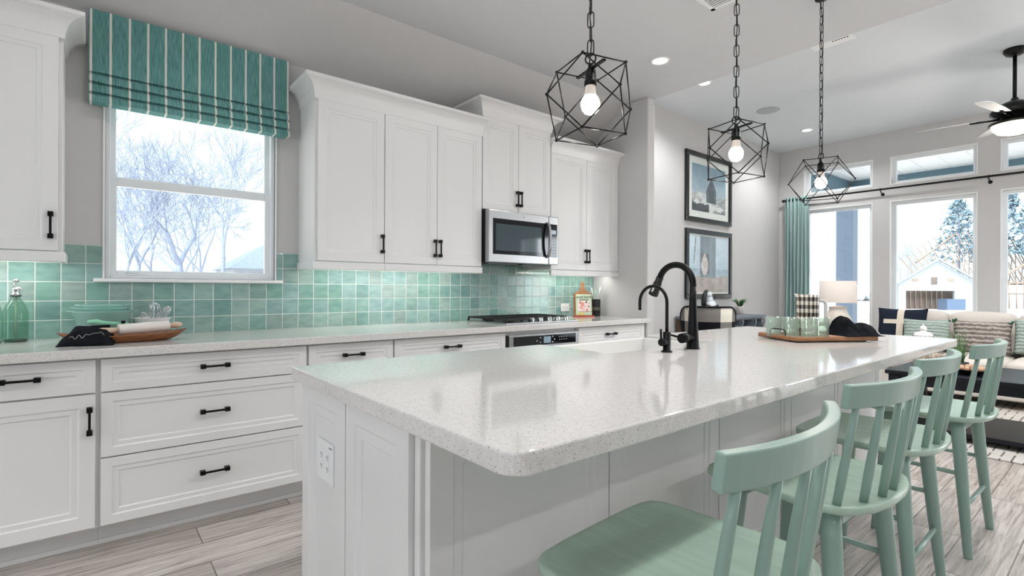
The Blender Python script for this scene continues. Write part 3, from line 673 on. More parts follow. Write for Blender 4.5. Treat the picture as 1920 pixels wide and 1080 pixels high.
# faucets
t = thing('kitchen_faucet', 'tall matte black gooseneck faucet on the island', 'faucet', (2.147, 1.304, 0.914))
bm = nb(); fx, fy_ = 2.147, 1.304
lathe(bm, [(0.031, 0.914), (0.031, 0.918), (0.028, 0.922), (0.0245, 0.99), (0.020, 1.06), (0.0165, 1.13), (0.0155, 1.2), (0.0, 1.2)], (fx, fy_, 0), 24); obj('body', bm, BLACK, t)
bm = nb(); pts = [(fx, fy_, 1.18)] + [(fx, fy_+0.092-0.092*math.cos(a), 1.212+0.092*math.sin(a)) for a in [PI*i/18 for i in range(17)]]
tube(bm, pts, 0.0152, 16); e0 = Vector(pts[-1]); d0 = (Vector(pts[-1])-Vector(pts[-2])).normalized(); obj('spout', bm, BLACK, t)
bm = nb(); tube(bm, [e0-d0*0.004, e0+d0*0.022, e0+d0*0.026, e0+d0*0.09, e0+d0*0.094], [0.0175, 0.0175, 0.0195, 0.0245, 0.0225], 18); sh_ = obj('spray_head', bm, MATTE, t)
bm = nb(); tube(bm, [e0+d0*0.05+Vector((-0.021, -0.003, 0)), e0+d0*0.075+Vector((-0.024, -0.003, 0))], 0.006, 8); obj('spray_button', bm, CHROME, sh_)
bm = nb(); tube(bm, [(fx, fy_, 0.968), (fx-0.05, fy_+0.004, 0.968), (fx-0.053, fy_+0.004, 0.968), (fx-0.085, fy_+0.007, 0.966), (fx-0.087, fy_+0.007, 0.966)], [0.021, 0.021, 0.023, 0.022, 0.019], 18)
hd = obj('handle', bm, BLACK, t)
bm = nb(); tube(bm, [(fx-0.078, fy_+0.012, 0.969), (fx-0.087, fy_+0.095, 0.984)], [0.0055, 0.0045], 10); obj('lever', bm, BLACK, hd)
t = thing('water_tap', 'slim black filtered-water tap beside the tall faucet', 'faucet', (1.946, 1.307, 0.914))
bm = nb(); wx, wy = 1.946, 1.307
lathe(bm, [(0.024, 0.914), (0.024, 0.919), (0.0165, 0.922), (0.0165, 1.0), (0.0145, 1.002), (0.0, 1.002)], (wx, wy, 0), 20); obj('body', bm, BLACK, t)
bm = nb(); pts = [(wx, wy, 1.0), (wx, wy, 1.06)] + [(wx, wy+0.0715-0.0715*math.cos(a), 1.130+0.0715*math.sin(a)) for a in [PI*i/14 for i in range(15)]] + [(wx, wy+0.143, 1.092)]
tube(bm, pts, 0.0072, 12); obj('spout', bm, BLACK, t)
bm = nb(); tube(bm, [(wx-0.01, wy, 0.958), (wx-0.04, wy+0.002, 0.958), (wx-0.042, wy+0.002, 0.958)], [0.0155, 0.0165, 0.012], 16); hd = obj('handle', bm, BLACK, t)
bm = nb(); tube(bm, [(wx-0.036, wy+0.004, 0.97), (wx-0.036, wy+0.006, 1.016)], 0.005, 10); obj('lever', bm, BLACK, hd)

# ============================================================ counter stools
def stool(label, loc, rz):
    t = thing('counter_stool', label, 'stool', (0, 0, 0), 'sage counter stools along the island')
    # seat: shield shape, tapered edge
    half = [(0.0, 0.236), (0.12, 0.235), (0.188, 0.230), (0.222, 0.217), (0.237, 0.190), (0.241, 0.150), (0.243, 0.05), (0.247, -0.03), (0.252, -0.085), (0.246, -0.13), (0.226, -0.168), (0.188, -0.198), (0.13, -0.218), (0.065, -0.2275), (0.0, -0.230)]
    outl = half + [(-x, y) for x, y in reversed(half[1:-1])]
    bm = nb(); rings = []
    for s, z in ((0.0, 0.616), (0.55, 0.6165), (0.93, 0.6195), (0.985, 0.6215), (1.0, 0.619), (1.0, 0.604), (0.99, 0.600), (0.86, 0.588), (0.0, 0.586)):
        rings.append([bm.verts.new((x*s, y*s, z)) for x, y in outl] if s > 0 else [bm.verts.new((0, 0, z))])
    n = len(outl)
    for a, b in zip(rings, rings[1:]):
        for i in range(n):
            if len(a) == 1: f = bm.faces.new((a[0], b[i], b[(i+1) % n]))
            elif len(b) == 1: f = bm.faces.new((a[(i+1) % n], a[i], b[0]))
            else: f = bm.faces.new((a[i], a[(i+1) % n], b[(i+1) % n], b[i]))
            f.smooth = True
    obj('seat', bm, SAGESEAT, t, local=True)
    # curved top rail
    def oy(x): return -0.262 + 0.060*(x/0.272)**2
    bm = nb(); m = 18; prev = None; z0, z1 = 0.888, 0.950
    for i in range(m+1):
        x = -0.268+0.536*i/m; y = oy(x); nx = Vector((-2*0.060*x/0.272**2, 1)).normalized(); ix, iy = x+nx.x*0.024, y+nx.y*0.024
        ln = 0.008
        ring = [bm.verts.new(p) for p in ((x, y+ln, z0), (ix, iy+ln, z0), (ix, iy, z1), (x, y, z1))]
        if prev:
            for j in range(4): bm.faces.new((prev[j], prev[(j+1) % 4], ring[(j+1) % 4], ring[j]))
        else: bm.faces.new(ring)
        prev = ring
    bm.faces.new(list(reversed(prev))); obj('top_rail', bm, SAGE, t, 0.004, local=True, segs=3)
    for k in range(6):
        s = (k-2.5)/2.5; xb, xt = 0.205*s, 0.228*s
        yb = -0.203+0.055*s*s; yt = oy(xt)+0.018
        bm = nb(); p0, p1 = Vector((xb, yb, 0.612)), Vector((xt, yt, 0.894)); tube(bm, [p0, p0.lerp(p1, 0.3), p0.lerp(p1, 0.7), p1], [0.0105, 0.0115, 0.0100, 0.008], 12); obj('spindle', bm, SAGE, t, local=True)
    legs = {}
    for sx in (-1, 1):
        for top, foot in (((0.185*sx, -0.125, 0.595), (0.230*sx, -0.173, 0.0)), ((0.175*sx, 0.135, 0.595), (0.215*sx, 0.185, 0.0))):
            bm = nb(); p0, p1 = Vector(top), Vector(foot); tube(bm, [p0, p0.lerp(p1, 0.12), p0.lerp(p1, 0.6), p1.lerp(p0, 0.012), p1], [0.0265, 0.0265, 0.022, 0.017, 0.016], 16); obj('leg', bm, SAGE, t, local=True)
            legs[(sx, top[1] > 0)] = (p0, p1)
    def at(sx, fr, z): p0, p1 = legs[(sx, fr)]; return p0.lerp(p1, (p0.z-z)/(p0.z-p1.z))
    for a, b, z in (((-1, False), (-1, True), 0.36), ((1, False), (1, True), 0.36), ((-1, False), (1, False), 0.215), ((-1, True), (1, True), 0.215)):
        bm = nb(); tube(bm, [at(*a, z), at(*b, z)], 0.0095, 10); obj('stretcher', bm, SAGE, t, local=True)
    for ya_, yb_ in ((-0.15, -0.10), (0.11, 0.16)): bm = nb(); box(bm, -0.17, 0.17, ya_, yb_, 0.555, 0.588); obj('seat_brace', bm, SAGE, t, 0.004, local=True)
    t.location = loc; t.rotation_euler = (0, 0, rz); t['_o'] = tuple(loc); return t
s1 = stool('sage green counter stool at the near end, its seat filling the bottom of the photo', (0.965, 0.600, 0), math.radians(4))
dup(s1, (1.745, 0.650, 0), math.radians(-2), 'second sage green counter stool from the near end of the island')
dup(s1, (2.470, 0.680, 0), math.radians(1), 'third sage green counter stool from the near end of the island')
dup(s1, (3.250, 0.647, 0), math.radians(-1), 'farthest sage green counter stool, at the living room end of the island')

# ============================================================ tray group on the island
TA = math.radians(-29.8); TC = Vector((3.11, 1.137, 0)); TU = Vector((math.cos(TA), math.sin(TA), 0)); TV = Vector((-math.sin(TA), math.cos(TA), 0))
t = thing('serving_tray', 'rectangular wooden serving tray with black wire handles on the island', 'tray', (0, 0, 0))
bm = nb(); box(bm, -0.24, 0.24, -0.16, 0.16, 0.005, 0.014); 
for a in ((-0.24, 0.24, -0.16, -0.148), (-0.24, 0.24, 0.148, 0.16), (-0.24, -0.228, -0.148, 0.148), (0.228, 0.24, -0.148, 0.148)): box(bm, *a, 0.005, 0.028)
obj('tray_body', bm, FIREWOOD, t, 0.002, local=True)
for sx in (-1, 1):
    bm = nb(); x = 0.234*sx; pts = [(x, -0.062, 0.026), (x, -0.062, 0.046), (x, -0.056, 0.056), (x, -0.044, 0.060), (x, 0.044, 0.060), (x, 0.056, 0.056), (x, 0.062, 0.046), (x, 0.062, 0.026)]
    tube(bm, pts, 0.0032, 10); obj('handle', bm, BLACK, t, local=True)
for sx in (-1, 1):
    for sy in (-1, 1): bm = nb(); cyl(bm, (0.19*sx, 0.12*sy, 0), (0.19*sx, 0.12*sy, 0.006), 0.01, 12); obj('foot', bm, MATTE, t, local=True)
t.location = (TC.x, TC.y, 0.9142); t.rotation_euler = (0, 0, TA)
# ribbed tumblers
TUMB = thin_glass('seafoam_ribbed_glass', (236, 245, 239), 0.08, 1.45, bands=900, haze=0.2)
gl = None
for (x, y), lab in (((2.958, 1.296), 'leftmost of the four ribbed seafoam glasses on the wooden tray'), ((2.973, 1.211), 'second ribbed seafoam glass from the left on the wooden tray'),
                    ((2.980, 1.123), 'third ribbed seafoam glass from the left on the wooden tray'), ((3.096, 1.106), 'rightmost ribbed seafoam glass, beside the black napkin')):
    if gl is None:
        bm = nb(); lathe(bm, [(0.0, 0.0), (0.037, 0.0), (0.039, 0.004), (0.0425, 0.104), (0.0425, 0.108), (0.039, 0.108), (0.036, 0.010), (0.0, 0.010)], (0, 0, 0), 28)
        gl = obj('ribbed_tumbler', bm, TUMB); o_ = gl
    else: o_ = gl.copy(); COL.objects.link(o_)
    o_.location = (x, y, 0.9285); tag(o_, lab, 'glass', 'ribbed glasses on the tray')
# gingham pitcher
def gingham():
    m, nt, p = principled('black_white_gingham'); L = nt.links.new; tc = N(nt, 'ShaderNodeTexCoord'); sp = N(nt, 'ShaderNodeSeparateXYZ'); L(tc.outputs['Object'], sp.inputs[0])
    an = math_(nt, 'ARCTAN2', sp.outputs[1], sp.outputs[0]); u = math_(nt, 'MULTIPLY', an, 16/(2*PI)); v = math_(nt, 'DIVIDE', sp.outputs[2], 0.0218)
    su = math_(nt, 'GREATER_THAN', math_(nt, 'FRACT', u), 0.5); sv = math_(nt, 'GREATER_THAN', math_(nt, 'FRACT', math_(nt, 'MULTIPLY', v, 0.5)), 0.5)
    s = math_(nt, 'MULTIPLY', math_(nt, 'ADD', su, sv), 0.5)
    rp = N(nt, 'ShaderNodeValToRGB'); L(s, rp.inputs[0]); e = rp.color_ramp; e.interpolation = 'CONSTANT'; e.elements[0].position = 0; e.elements[0].color = lin((240, 236, 228)); e.elements[1].position = 0.75; e.elements[1].color = lin((22, 22, 24)); k = e.elements.new(0.25); k.color = lin((150, 138, 128))
    L(rp.outputs[0], p.inputs['Base Color']); setin(p, 'Roughness', 0.25); return m
t = thing('pitcher', 'tall pitcher with black and white gingham body behind the glasses', 'pitcher', (0, 0, 0))
bm = nb(); lathe(bm, [(0.0, 0.0), (0.054, 0.0), (0.057, 0.004), (0.058, 0.21), (0.0595, 0.232), (0.0555, 0.232), (0.0545, 0.21), (0.053, 0.008), (0.0, 0.008)], (0, 0, 0), 36)
for v in bm.verts:                                          # pulled spout on the -x side
    if v.co.z > 0.2 and v.co.x < -0.03: k = (v.co.z-0.2)/0.03*max(0, 1-abs(v.co.y)/0.03); v.co.x -= 0.022*k; v.co.z += 0.006*k
obj('body', bm, gingham(), t, local=True)
bm = nb(); tube(bm, [(0.055, 0, 0.195), (0.085, 0, 0.197), (0.104, 0, 0.190), (0.108, 0, 0.17), (0.108, 0, 0.10), (0.104, 0, 0.075), (0.085, 0, 0.066), (0.055, 0, 0.064)], 0.007, 10, flat=1.5); obj('handle', bm, CERAM, t, local=True)
pp = TC + TU*0.022 + TV*0.088; t.location = (pp.x, pp.y, 0.9285); t.rotation_euler = (0, 0, TA-0.1)
# black napkin
def cloth_blob(place, nu, nv, fn, mat, name, label, cat, th=0.003):
    bm = nb(); g = [[bm.verts.new(place(i/nu, j/nv, fn(i/nu, j/nv))) for i in range(nu+1)] for j in range(nv+1)]
    for j in range(nv):
        for i in range(nu): f = bm.faces.new((g[j][i], g[j][i+1], g[j+1][i+1], g[j+1][i])); f.smooth = True
    o = obj(name, bm, mat); s = o.modifiers.new('solid', 'SOLIDIFY'); s.thickness = th; s.offset = 1.0
    return tag(o, label, cat)
def nap(u, v):
    h = 0.03 + 0.062*math.exp(-((u-0.30)/0.24)**2-((v-0.55)/0.36)**2) + 0.02*math.exp(-((u-0.72)/0.18)**2-((v-0.4)/0.3)**2)
    h += 0.016*math.sin(u*12+v*6)*math.sin(v*9+1)*(1-u*0.4) + 0.008*math.sin(u*25+v*15)*math.sin(v*14+u*5)
    edge = min(1.0, min(u, 1-u)*6)*min(1.0, min(v, 1-v)*5)
    return 0.0085 + max(0.022, h)*edge
def nap_place(u, v, h):
    U_ = 0.045 + 0.225*u; V_ = -0.172 + 0.20*v*(1-0.35*u); 
    hh = h+0.0205
    if U_ > 0.243 or V_ < -0.163:
        hh = 0.0245 + h*0.5
    q = TC + TU*U_ + TV*V_; return (q.x, q.y, 0.9142+hh)
nk = cloth_blob(nap_place, 40, 30, nap, CLOTHBLK, 'cloth_napkin', 'crumpled black cloth napkin on the right end of the tray', 'napkin')

# ============================================================ things on the long worktop
ZC = 0.9145
BOTTLE = thin_glass('pale_green_bottle_glass', (206, 228, 218), 0.02, 1.5)
BOTBASE = thin_glass('thick_green_glass', (120, 156, 136), 0.02, 1.5)
def bottle(loc, lab):
    t = thing('siphon_bottle', lab, 'bottle', (0, 0, 0), 'green siphon bottles')
    bm = nb(); lathe(bm, [(0.0, 0.0), (0.043, 0.0), (0.047, 0.008), (0.048, 0.03), (0.048, 0.125), (0.046, 0.15), (0.038, 0.178), (0.026, 0.2), (0.018, 0.212), (0.016, 0.228)], (0, 0, 0), 32); obj('glass_body', bm, BOTTLE, t, local=True)
    bm = nb(); lathe(bm, [(0.0, 0.003), (0.042, 0.003), (0.044, 0.012), (0.0, 0.016)], (0, 0, 0), 28); obj('thick_base', bm, BOTBASE, t, local=True)
    bm = nb(); cyl(bm, (0, 0, 0.02), (0, 0, 0.23), 0.004, 8); obj('dip_tube', bm, M('dip_tube', (206, 210, 190), 0.4), t, local=True)
    bm = nb(); lathe(bm, [(0.0, 0.226), (0.021, 0.226), (0.021, 0.236), (0.017, 0.238), (0.017, 0.258), (0.013, 0.264), (0.006, 0.268), (0.0, 0.268)], (0, 0, 0), 24); hd = obj('siphon_head', bm, CHROME, t, local=True)
    bm = nb(); lathe(bm, [(0.0, 0.222), (0.0215, 0.222), (0.0215, 0.227), (0.0, 0.227)], (0, 0, 0), 24); obj('collar_ring', bm, MATTE, hd, local=True)
    bm = nb(); tube(bm, [(0.0, 0, 0.262), (-0.006, 0, 0.275), (-0.002, 0, 0.29)], 0.004, 10); ball(bm, (0.001, 0, 0.299), 0.0125, 14); tube(bm, [(0.0, 0, 0.27), (0.014, -0.006, 0.262), (0.026, -0.011, 0.25)], [0.006, 0.006, 0.005], 10); obj('lever_spout', bm, CHROME, hd, local=True)
    t.location = loc; return t
bottle((-0.284, 3.487, ZC), 'green glass siphon bottle with chrome head, beside the dough bowl')
bottle((-0.368, 3.41, ZC), 'green glass siphon bottle cut by the left edge of the photo')

# nested glass mixing bowls with pouring lips
BOWLG = thin_glass('pale_teal_bowl_glass', (200, 232, 226), 0.03, 1.5, haze=0.36)
z = ZC
for i, (rt, rb, h, dz, lab) in enumerate(((0.128, 0.09, 0.146, 0.0, 'largest teal glass mixing bowl, outermost of the nested set'), (0.112, 0.076, 0.13, 0.034, 'middle teal glass mixing bowl of the nested set'), (0.096, 0.064, 0.108, 0.069, 'smallest teal glass mixing bowl on top of the nested set'))):
    t = thing('mixing_bowl', lab, 'bowl', (0.05, 3.455, ZC+dz), 'nested glass mixing bowls')
    bm = nb(); lathe(bm, [(0.0, 0.0), (rb, 0.0), (rb+0.006, 0.006), (rt-0.004, h-0.008), (rt, h), (rt-0.004, h), (rb, 0.012), (0.0, 0.006)], (0.05, 3.455, ZC+dz), 40); obj('bowl_body', bm, BOWLG, t)
    bm = nb()
    for sg in (1, -1):
        v = [bm.verts.new((0.05+sg*(rt+a), 3.455+b, ZC+dz+h+c)) for a, b, c in ((-0.006, -0.026, 0), (-0.004, 0, -0.001), (-0.006, 0.026, 0), (0.018, 0.010, 0.003), (0.018, -0.010, 0.003))]
        bm.faces.new((v[0], v[1], v[4])); bm.faces.new((v[1], v[3], v[4])); bm.faces.new((v[1], v[2], v[3]))
    lp = obj('pouring_lip', bm, BOWLG, t); so = lp.modifiers.new('s', 'SOLIDIFY'); so.thickness = 0.004
t = thing('white_bowl', 'small flared white bowl holding the wire whisks', 'bowl', (0.262, 3.46, ZC))
bm = nb(); lathe(bm, [(0.0, 0.0), (0.05, 0.0), (0.053, 0.006), (0.088, 0.098), (0.091, 0.102), (0.086, 0.102), (0.05, 0.010), (0.0, 0.008)], (0.262, 3.46, ZC), 36); obj('bowl_body', bm, CERAM, t)
def whisk(base, tip, r, lab, n=5):
    t = thing('wire_whisk', lab, 'whisk', base, 'whisks in the white bowl')
    b = Vector(base); d = (Vector(tip)-b); L = d.length; d.normalize(); x = d.orthogonal().normalized(); y = d.cross(x)
    bm = nb()
    for k in range(n):
        a = PI*k/n; s = x*math.cos(a)+y*math.sin(a); pts = []
        for q in range(13):
            u = q/12*PI; pts.append(b + d*(L*0.35+L*0.65*math.sin(u)*1.0) + s*(r*math.cos(u)*(0.35+0.65*math.sin(u))*1.25))
        tube(bm, [b+d*(L*0.3)+s*0.004] + pts + [b+d*(L*0.3)-s*0.004], 0.0023, 6)
    obj('wires', bm, CHROME, t); bm = nb(); tube(bm, [b, b+d*(L*0.34)], [0.006, 0.007], 10); obj('handle', bm, CHROME, t)
whisk((0.272, 3.47, ZC+0.03), (0.274, 3.44, 1.098), 0.036, 'upright wire whisk in the white bowl')
whisk((0.236, 3.45, ZC+0.03), (0.345, 3.45, 1.075), 0.026, 'wire whisk leaning right in the white bowl')
whisk((0.285, 3.465, ZC+0.03), (0.212, 3.44, 1.045), 0.024, 'small wire whisk leaning left in the white bowl')

# carved dough bowl
t = thing('dough_bowl', 'long shallow carved wooden dough bowl under the rolling pin', 'bowl', (0.13, 3.2, ZC))
bm = nb(); n = 40
def dring(s, z, k=1.0): return [bm.verts.new((0.135+0.262*s*math.copysign(abs(math.cos(a))**0.85, math.cos(a))*(1+0.0*math.cos(a)), 3.195+0.108*s*math.sin(a)*(1-0.18*math.cos(a)), z + (0.020*abs(math.cos(a))**3)*k)) for a in [2*PI*i/n for i in range(n)]]
rr = [dring(0.66, ZC, 0), dring(0.82, ZC+0.012, 0.2), dring(0.98, ZC+0.034, 0.8), dring(1.0, ZC+0.038, 0.8), dring(0.955, ZC+0.038, 0.8), dring(0.80, ZC+0.022, 0.4), dring(0.5, ZC+0.010, 0)]
bm.faces.new(list(reversed(rr[0]))); bm.faces.new(rr[-1])
for a, b in zip(rr, rr[1:]):
    for i in range(n): f = bm.faces.new((a[i], a[(i+1) % n], b[(i+1) % n], b[i])); f.smooth = True
obj('bowl_body', bm, M('walnut_bowl', (150, 92, 52), 0.45, vary=0.45, vscale=7, stretch=(1.5, 10, 12)), t)
t = thing('rolling_pin', 'pale wooden rolling pin lying across the dough bowl', 'rolling pin', (0.2, 3.17, 0.978))
A, B = Vector((0.016, 3.135, 0.972)), Vector((0.375, 3.225, 0.988)); D = B-A
bm = nb(); tube(bm, [A+D*0.245, A+D*0.25, A+D*0.83, A+D*0.835], [0.022, 0.0265, 0.0265, 0.022], 24); obj('roller', bm, M('white_marble_roller', (238, 230, 224), 0.3, vary=0.04), t)
for a, b in ((0.0, 0.25), (1.0, 0.83)):
    bm = nb(); s = 0.04 if a == 0 else -0.04; tube(bm, [A+D*a, A+D*(a+s), A+D*(a+s*2), A+D*b], [0.009, 0.0155, 0.0165, 0.011], 16); obj('handle', bm, PALEWOOD, t)
bm = nb(); cyl(bm, A+D*0.045+Vector((0, -0.0165, 0.003)), A+D*0.045+Vector((0, -0.010, 0.003)), 0.004, 10); obj('hang_hole', bm, BROWNWOOD, t)

# black oven mitt / towel with a white stitched scrawl
def mit(u, v):
    top = 0.060+0.016*math.sin(u*2.6+0.4)
    h = top*min(1, v*2.1)**0.8*min(1, u*4.2)**0.7*min(1, (1-u)*6)**0.7 + 0.006*math.sin(u*10+v*5)*min(1, v*3) + 0.003*math.sin(v*19+u*4)*min(1, v*3)
    return max(0.001, h)
def mit_place(u, v, h):
    x = -0.122+0.205*u + 0.018*v; y = 3.028-0.012*u+0.165*v+0.05*(1-u)*(1-v); return (x, y, ZC+0.002+h)
cloth_blob(mit_place, 30, 24, mit, CLOTHBLK, 'oven_mitt', 'black oven mitt with white stitched script over the dough bowl', 'oven mitt', 0.006)
t = bpy.data.objects['oven_mitt']
bm = nb(); pts = []
for i in range(40):
    s = i/39; u = 0.22+0.60*s; v = 0.16+0.10*s + 0.06*math.sin(s*30)*(0.5+0.5*math.sin(s*7)); x, y, z_ = mit_place(u, v, mit(u, v)); pts.append((x, y-0.002, z_+0.0075))
tube(bm, pts, 0.0011, 6); o_ = obj('stitched_script', bm, M('white_thread', (170, 170, 170), 0.8), t)
t = thing('pastry_brush', 'mint green utensil with black grip lying behind the rolling pin', 'utensil', (0.07, 3.27, 1.0))
bm = nb(); tube(bm, [(-0.012, 3.285, 1.012), (0.02, 3.28, 1.014), (0.05, 3.275, 1.006), (0.15, 3.26, 0.996)], [0.010, 0.013, 0.011, 0.009], 12, flat=0.7); obj('handle', bm, M('mint_silicone', (140, 206, 172), 0.5), t)
bm = nb(); tube(bm, [(0.0, 3.26, 0.985), (0.075, 3.25, 0.985)], [0.010, 0.012], 10); tube(bm, [(0.12, 3.26, 1.006), (0.136, 3.26, 1.008)], 0.008, 10); obj('grip', bm, CLOTHBLK, t)

# board with cookbook, utensil crock
BX, BY = Vector((3.600, 3.443, 0)), Vector((3.752, 3.345, 0)); BU = (BY-BX).normalized(); BN = Vector((BU.y, -BU.x, 0)); BW = (BY-BX).length
if BN.y > 0: BN = -BN
Z0 = ZC+0.006
def bp_(u, v, d): q = BX + BU*u - BN*(d + 0.10*max(0, v-0.0)) ; return (q.x, q.y, Z0+v)
t = thing('cutting_board', 'wooden paddle cutting board propped in a stand by the end wall', 'cutting board', (3.68, 3.42, ZC))
outl = [(0, 0.0), (BW, 0.0), (BW, 0.215), (BW-0.03, 0.235), (BW/2+0.035, 0.25), (BW/2+0.018, 0.275), (BW/2+0.018, 0.315), (BW/2+0.008, 0.335), (BW/2-0.008, 0.335), (BW/2-0.018, 0.315), (BW/2-0.018, 0.275), (BW/2-0.035, 0.25), (0.03, 0.235), (0, 0.215)]
bm = nb(); a = [bm.verts.new(bp_(u, v, 0.020)) for u, v in outl]; b = [bm.verts.new(bp_(u, v, 0.036)) for u, v in outl]
bm.faces.new(a); bm.faces.new(list(reversed(b)))
for i in range(len(a)): bm.faces.new((a[i], a[(i+1) % len(a)], b[(i+1) % len(a)], b[i]))
obj('board', bm, FIREWOOD, t, 0.002)
bm = nb(); q = [BX-BU*0.006+BN*0.012, BY+BU*0.03+BN*0.012]
for v0, v1, d0, d1 in ((0.0, 0.006, -0.02, 0.05), (0.006, 0.016, -0.02, -0.014)):
    vs = []
    for u in (-0.006, BW+0.01):
        for d in (d0, d1):
            for zz in (v0, v1): p_ = BX+BU*u-BN*d; vs.append(bm.verts.new((p_.x, p_.y, ZC+zz)))
    for f in ((0, 1, 3, 2), (4, 6, 7, 5), (0, 4, 5, 1), (2, 3, 7, 6), (0, 2, 6, 4), (1, 5, 7, 3)): bm.faces.new([vs[i] for i in f])
obj('stand_ledge', bm, M('red_brown_stand', (176, 82, 58), 0.5), t)
t = thing('cookbook', 'small cookbook with pale green cover standing before the cutting board', 'book', (3.68, 3.40, ZC))
def cov(u, v):
    c = (202, 220, 190)
    if 0.18 < v < 0.70 and 0.14 < u < 0.90:
        c = (240, 226, 220)
        for i, (cx, cy, r, col) in enumerate(((0.28, 0.60, 0.09, (214, 140, 128)), (0.42, 0.52, 0.12, (226, 150, 132)), (0.34, 0.38, 0.12, (232, 170, 160)), (0.46, 0.30, 0.10, (236, 190, 184)), (0.66, 0.62, 0.06, (70, 60, 62)), (0.74, 0.45, 0.10, (238, 206, 202)), (0.82, 0.42, 0.045, (48, 44, 48)), (0.70, 0.25, 0.09, (226, 150, 150)), (0.84, 0.58, 0.03, (120, 96, 92)), (0.56, 0.42, 0.05, (190, 176, 190)))):
            if ((u-cx)/r)**2+((v-cy)/(r*0.8))**2 < 1: c = col
    if 0.155 < v < 0.18 and u > 0.14: c = (60, 52, 60)
    if v < 0.14 and 0.14 < u < 0.55: c = (226, 208, 130)
    return c
u0, u1, v0, v1 = 0.018, BW-0.010, 0.010, 0.212
bm = nb(); vs = [bm.verts.new(bp_(u, v, d)) for u in (u0, u1) for v in (v0, v1) for d in (0.003, 0.0185)]
for f in ((0, 1, 3, 2), (4, 6, 7, 5), (0, 4, 5, 1), (2, 3, 7, 6), (0, 2, 6, 4), (1, 5, 7, 3)): bm.faces.new([vs[i] for i in f])
obj('pages', bm, M('book_pages', (228, 214, 176), 0.7), t)
painted('cover', 40, 48, lambda u, v: bp_(u0+(u1-u0)*u, v0+(v1-v0)*v, 0.0015), cov, paint_mat('cookbook_cover', 0.35), t)
rotb = Matrix((BU, Vector((0, 0, 1)), BN)).transposed()
INK = M('dark_green_ink', (30, 62, 46), 0.5)
text('cover_title', 'small batch', 0.033, INK, t, Vector(bp_((u0+u1)/2, 0.186, 0.0005)), rotb)
text('cover_title', 'baking', 0.033, M('brown_ink', (60, 48, 40), 0.5), t, Vector(bp_((u0+u1)/2, 0.161, 0.0005)), rotb)
t = thing('utensil_crock', 'black lettered utensil crock beside the cutting board', 'crock', (3.905, 3.44, ZC))
bm = nb(); lathe(bm, [(0.0, 0.0), (0.041, 0.0), (0.043, 0.003), (0.043, 0.165), (0.041, 0.168), (0.038, 0.165), (0.038, 0.006), (0, 0.006)], (3.905, 3.44, ZC), 32); obj('crock_body', bm, MATTE, t)
view = Vector((3.905, 3.44, 0)).normalized(); side = Vector((view.y, -view.x, 0)); rotc = Matrix((side, Vector((0, 0, 1)), -view)).transposed(); p_ = Vector((3.905, 3.44, ZC+0.078)) - view*0.0432
lt = text('crock_lettering', 'mix', 0.062, M('cream_lettering', (196, 190, 178), 0.5), t, p_, rotc, 0.0004)
cx_, cy_ = 0.0, 0.0
for v in lt.data.vertices:                # wrap the lettering round the crock
    q = v.co; s = q.x*side.x+q.y*side.y; a = s/0.0434; r_ = 0.0434
    nw = side*(r_*math.sin(a)) - view*(r_*math.cos(a)); q.x, q.y = nw.x, nw.y
MINT = M('mint_spatula', (178, 214, 200), 0.4)
def spoon(b, tip, w_, mat, lab):
    t = thing('cooking_utensil', lab, 'utensil', b, 'utensils in the black crock'); b = Vector(b); e = Vector(tip); bm = nb()
    tube(bm, [b, b.lerp(e, 0.72), b.lerp(e, 0.78), b.lerp(e, 0.9), e], [0.005, 0.005, w_*0.7, w_, w_*0.5], 12, flat=0.3); obj('utensil_body', bm, mat, t)
spoon((3.90, 3.44, ZC+0.02), (3.862, 3.462, 1.195), 0.022, WHITEP, 'white spoon leaning left in the black crock')
spoon((3.90, 3.435, ZC+0.02), (3.958, 3.43, 1.20), 0.030, CERAM, 'large white spatula leaning right in the black crock')
spoon((3.91, 3.455, ZC+0.02), (3.935, 3.47, 1.17), 0.024, MINT, 'mint green spatula in the middle of the black crock')

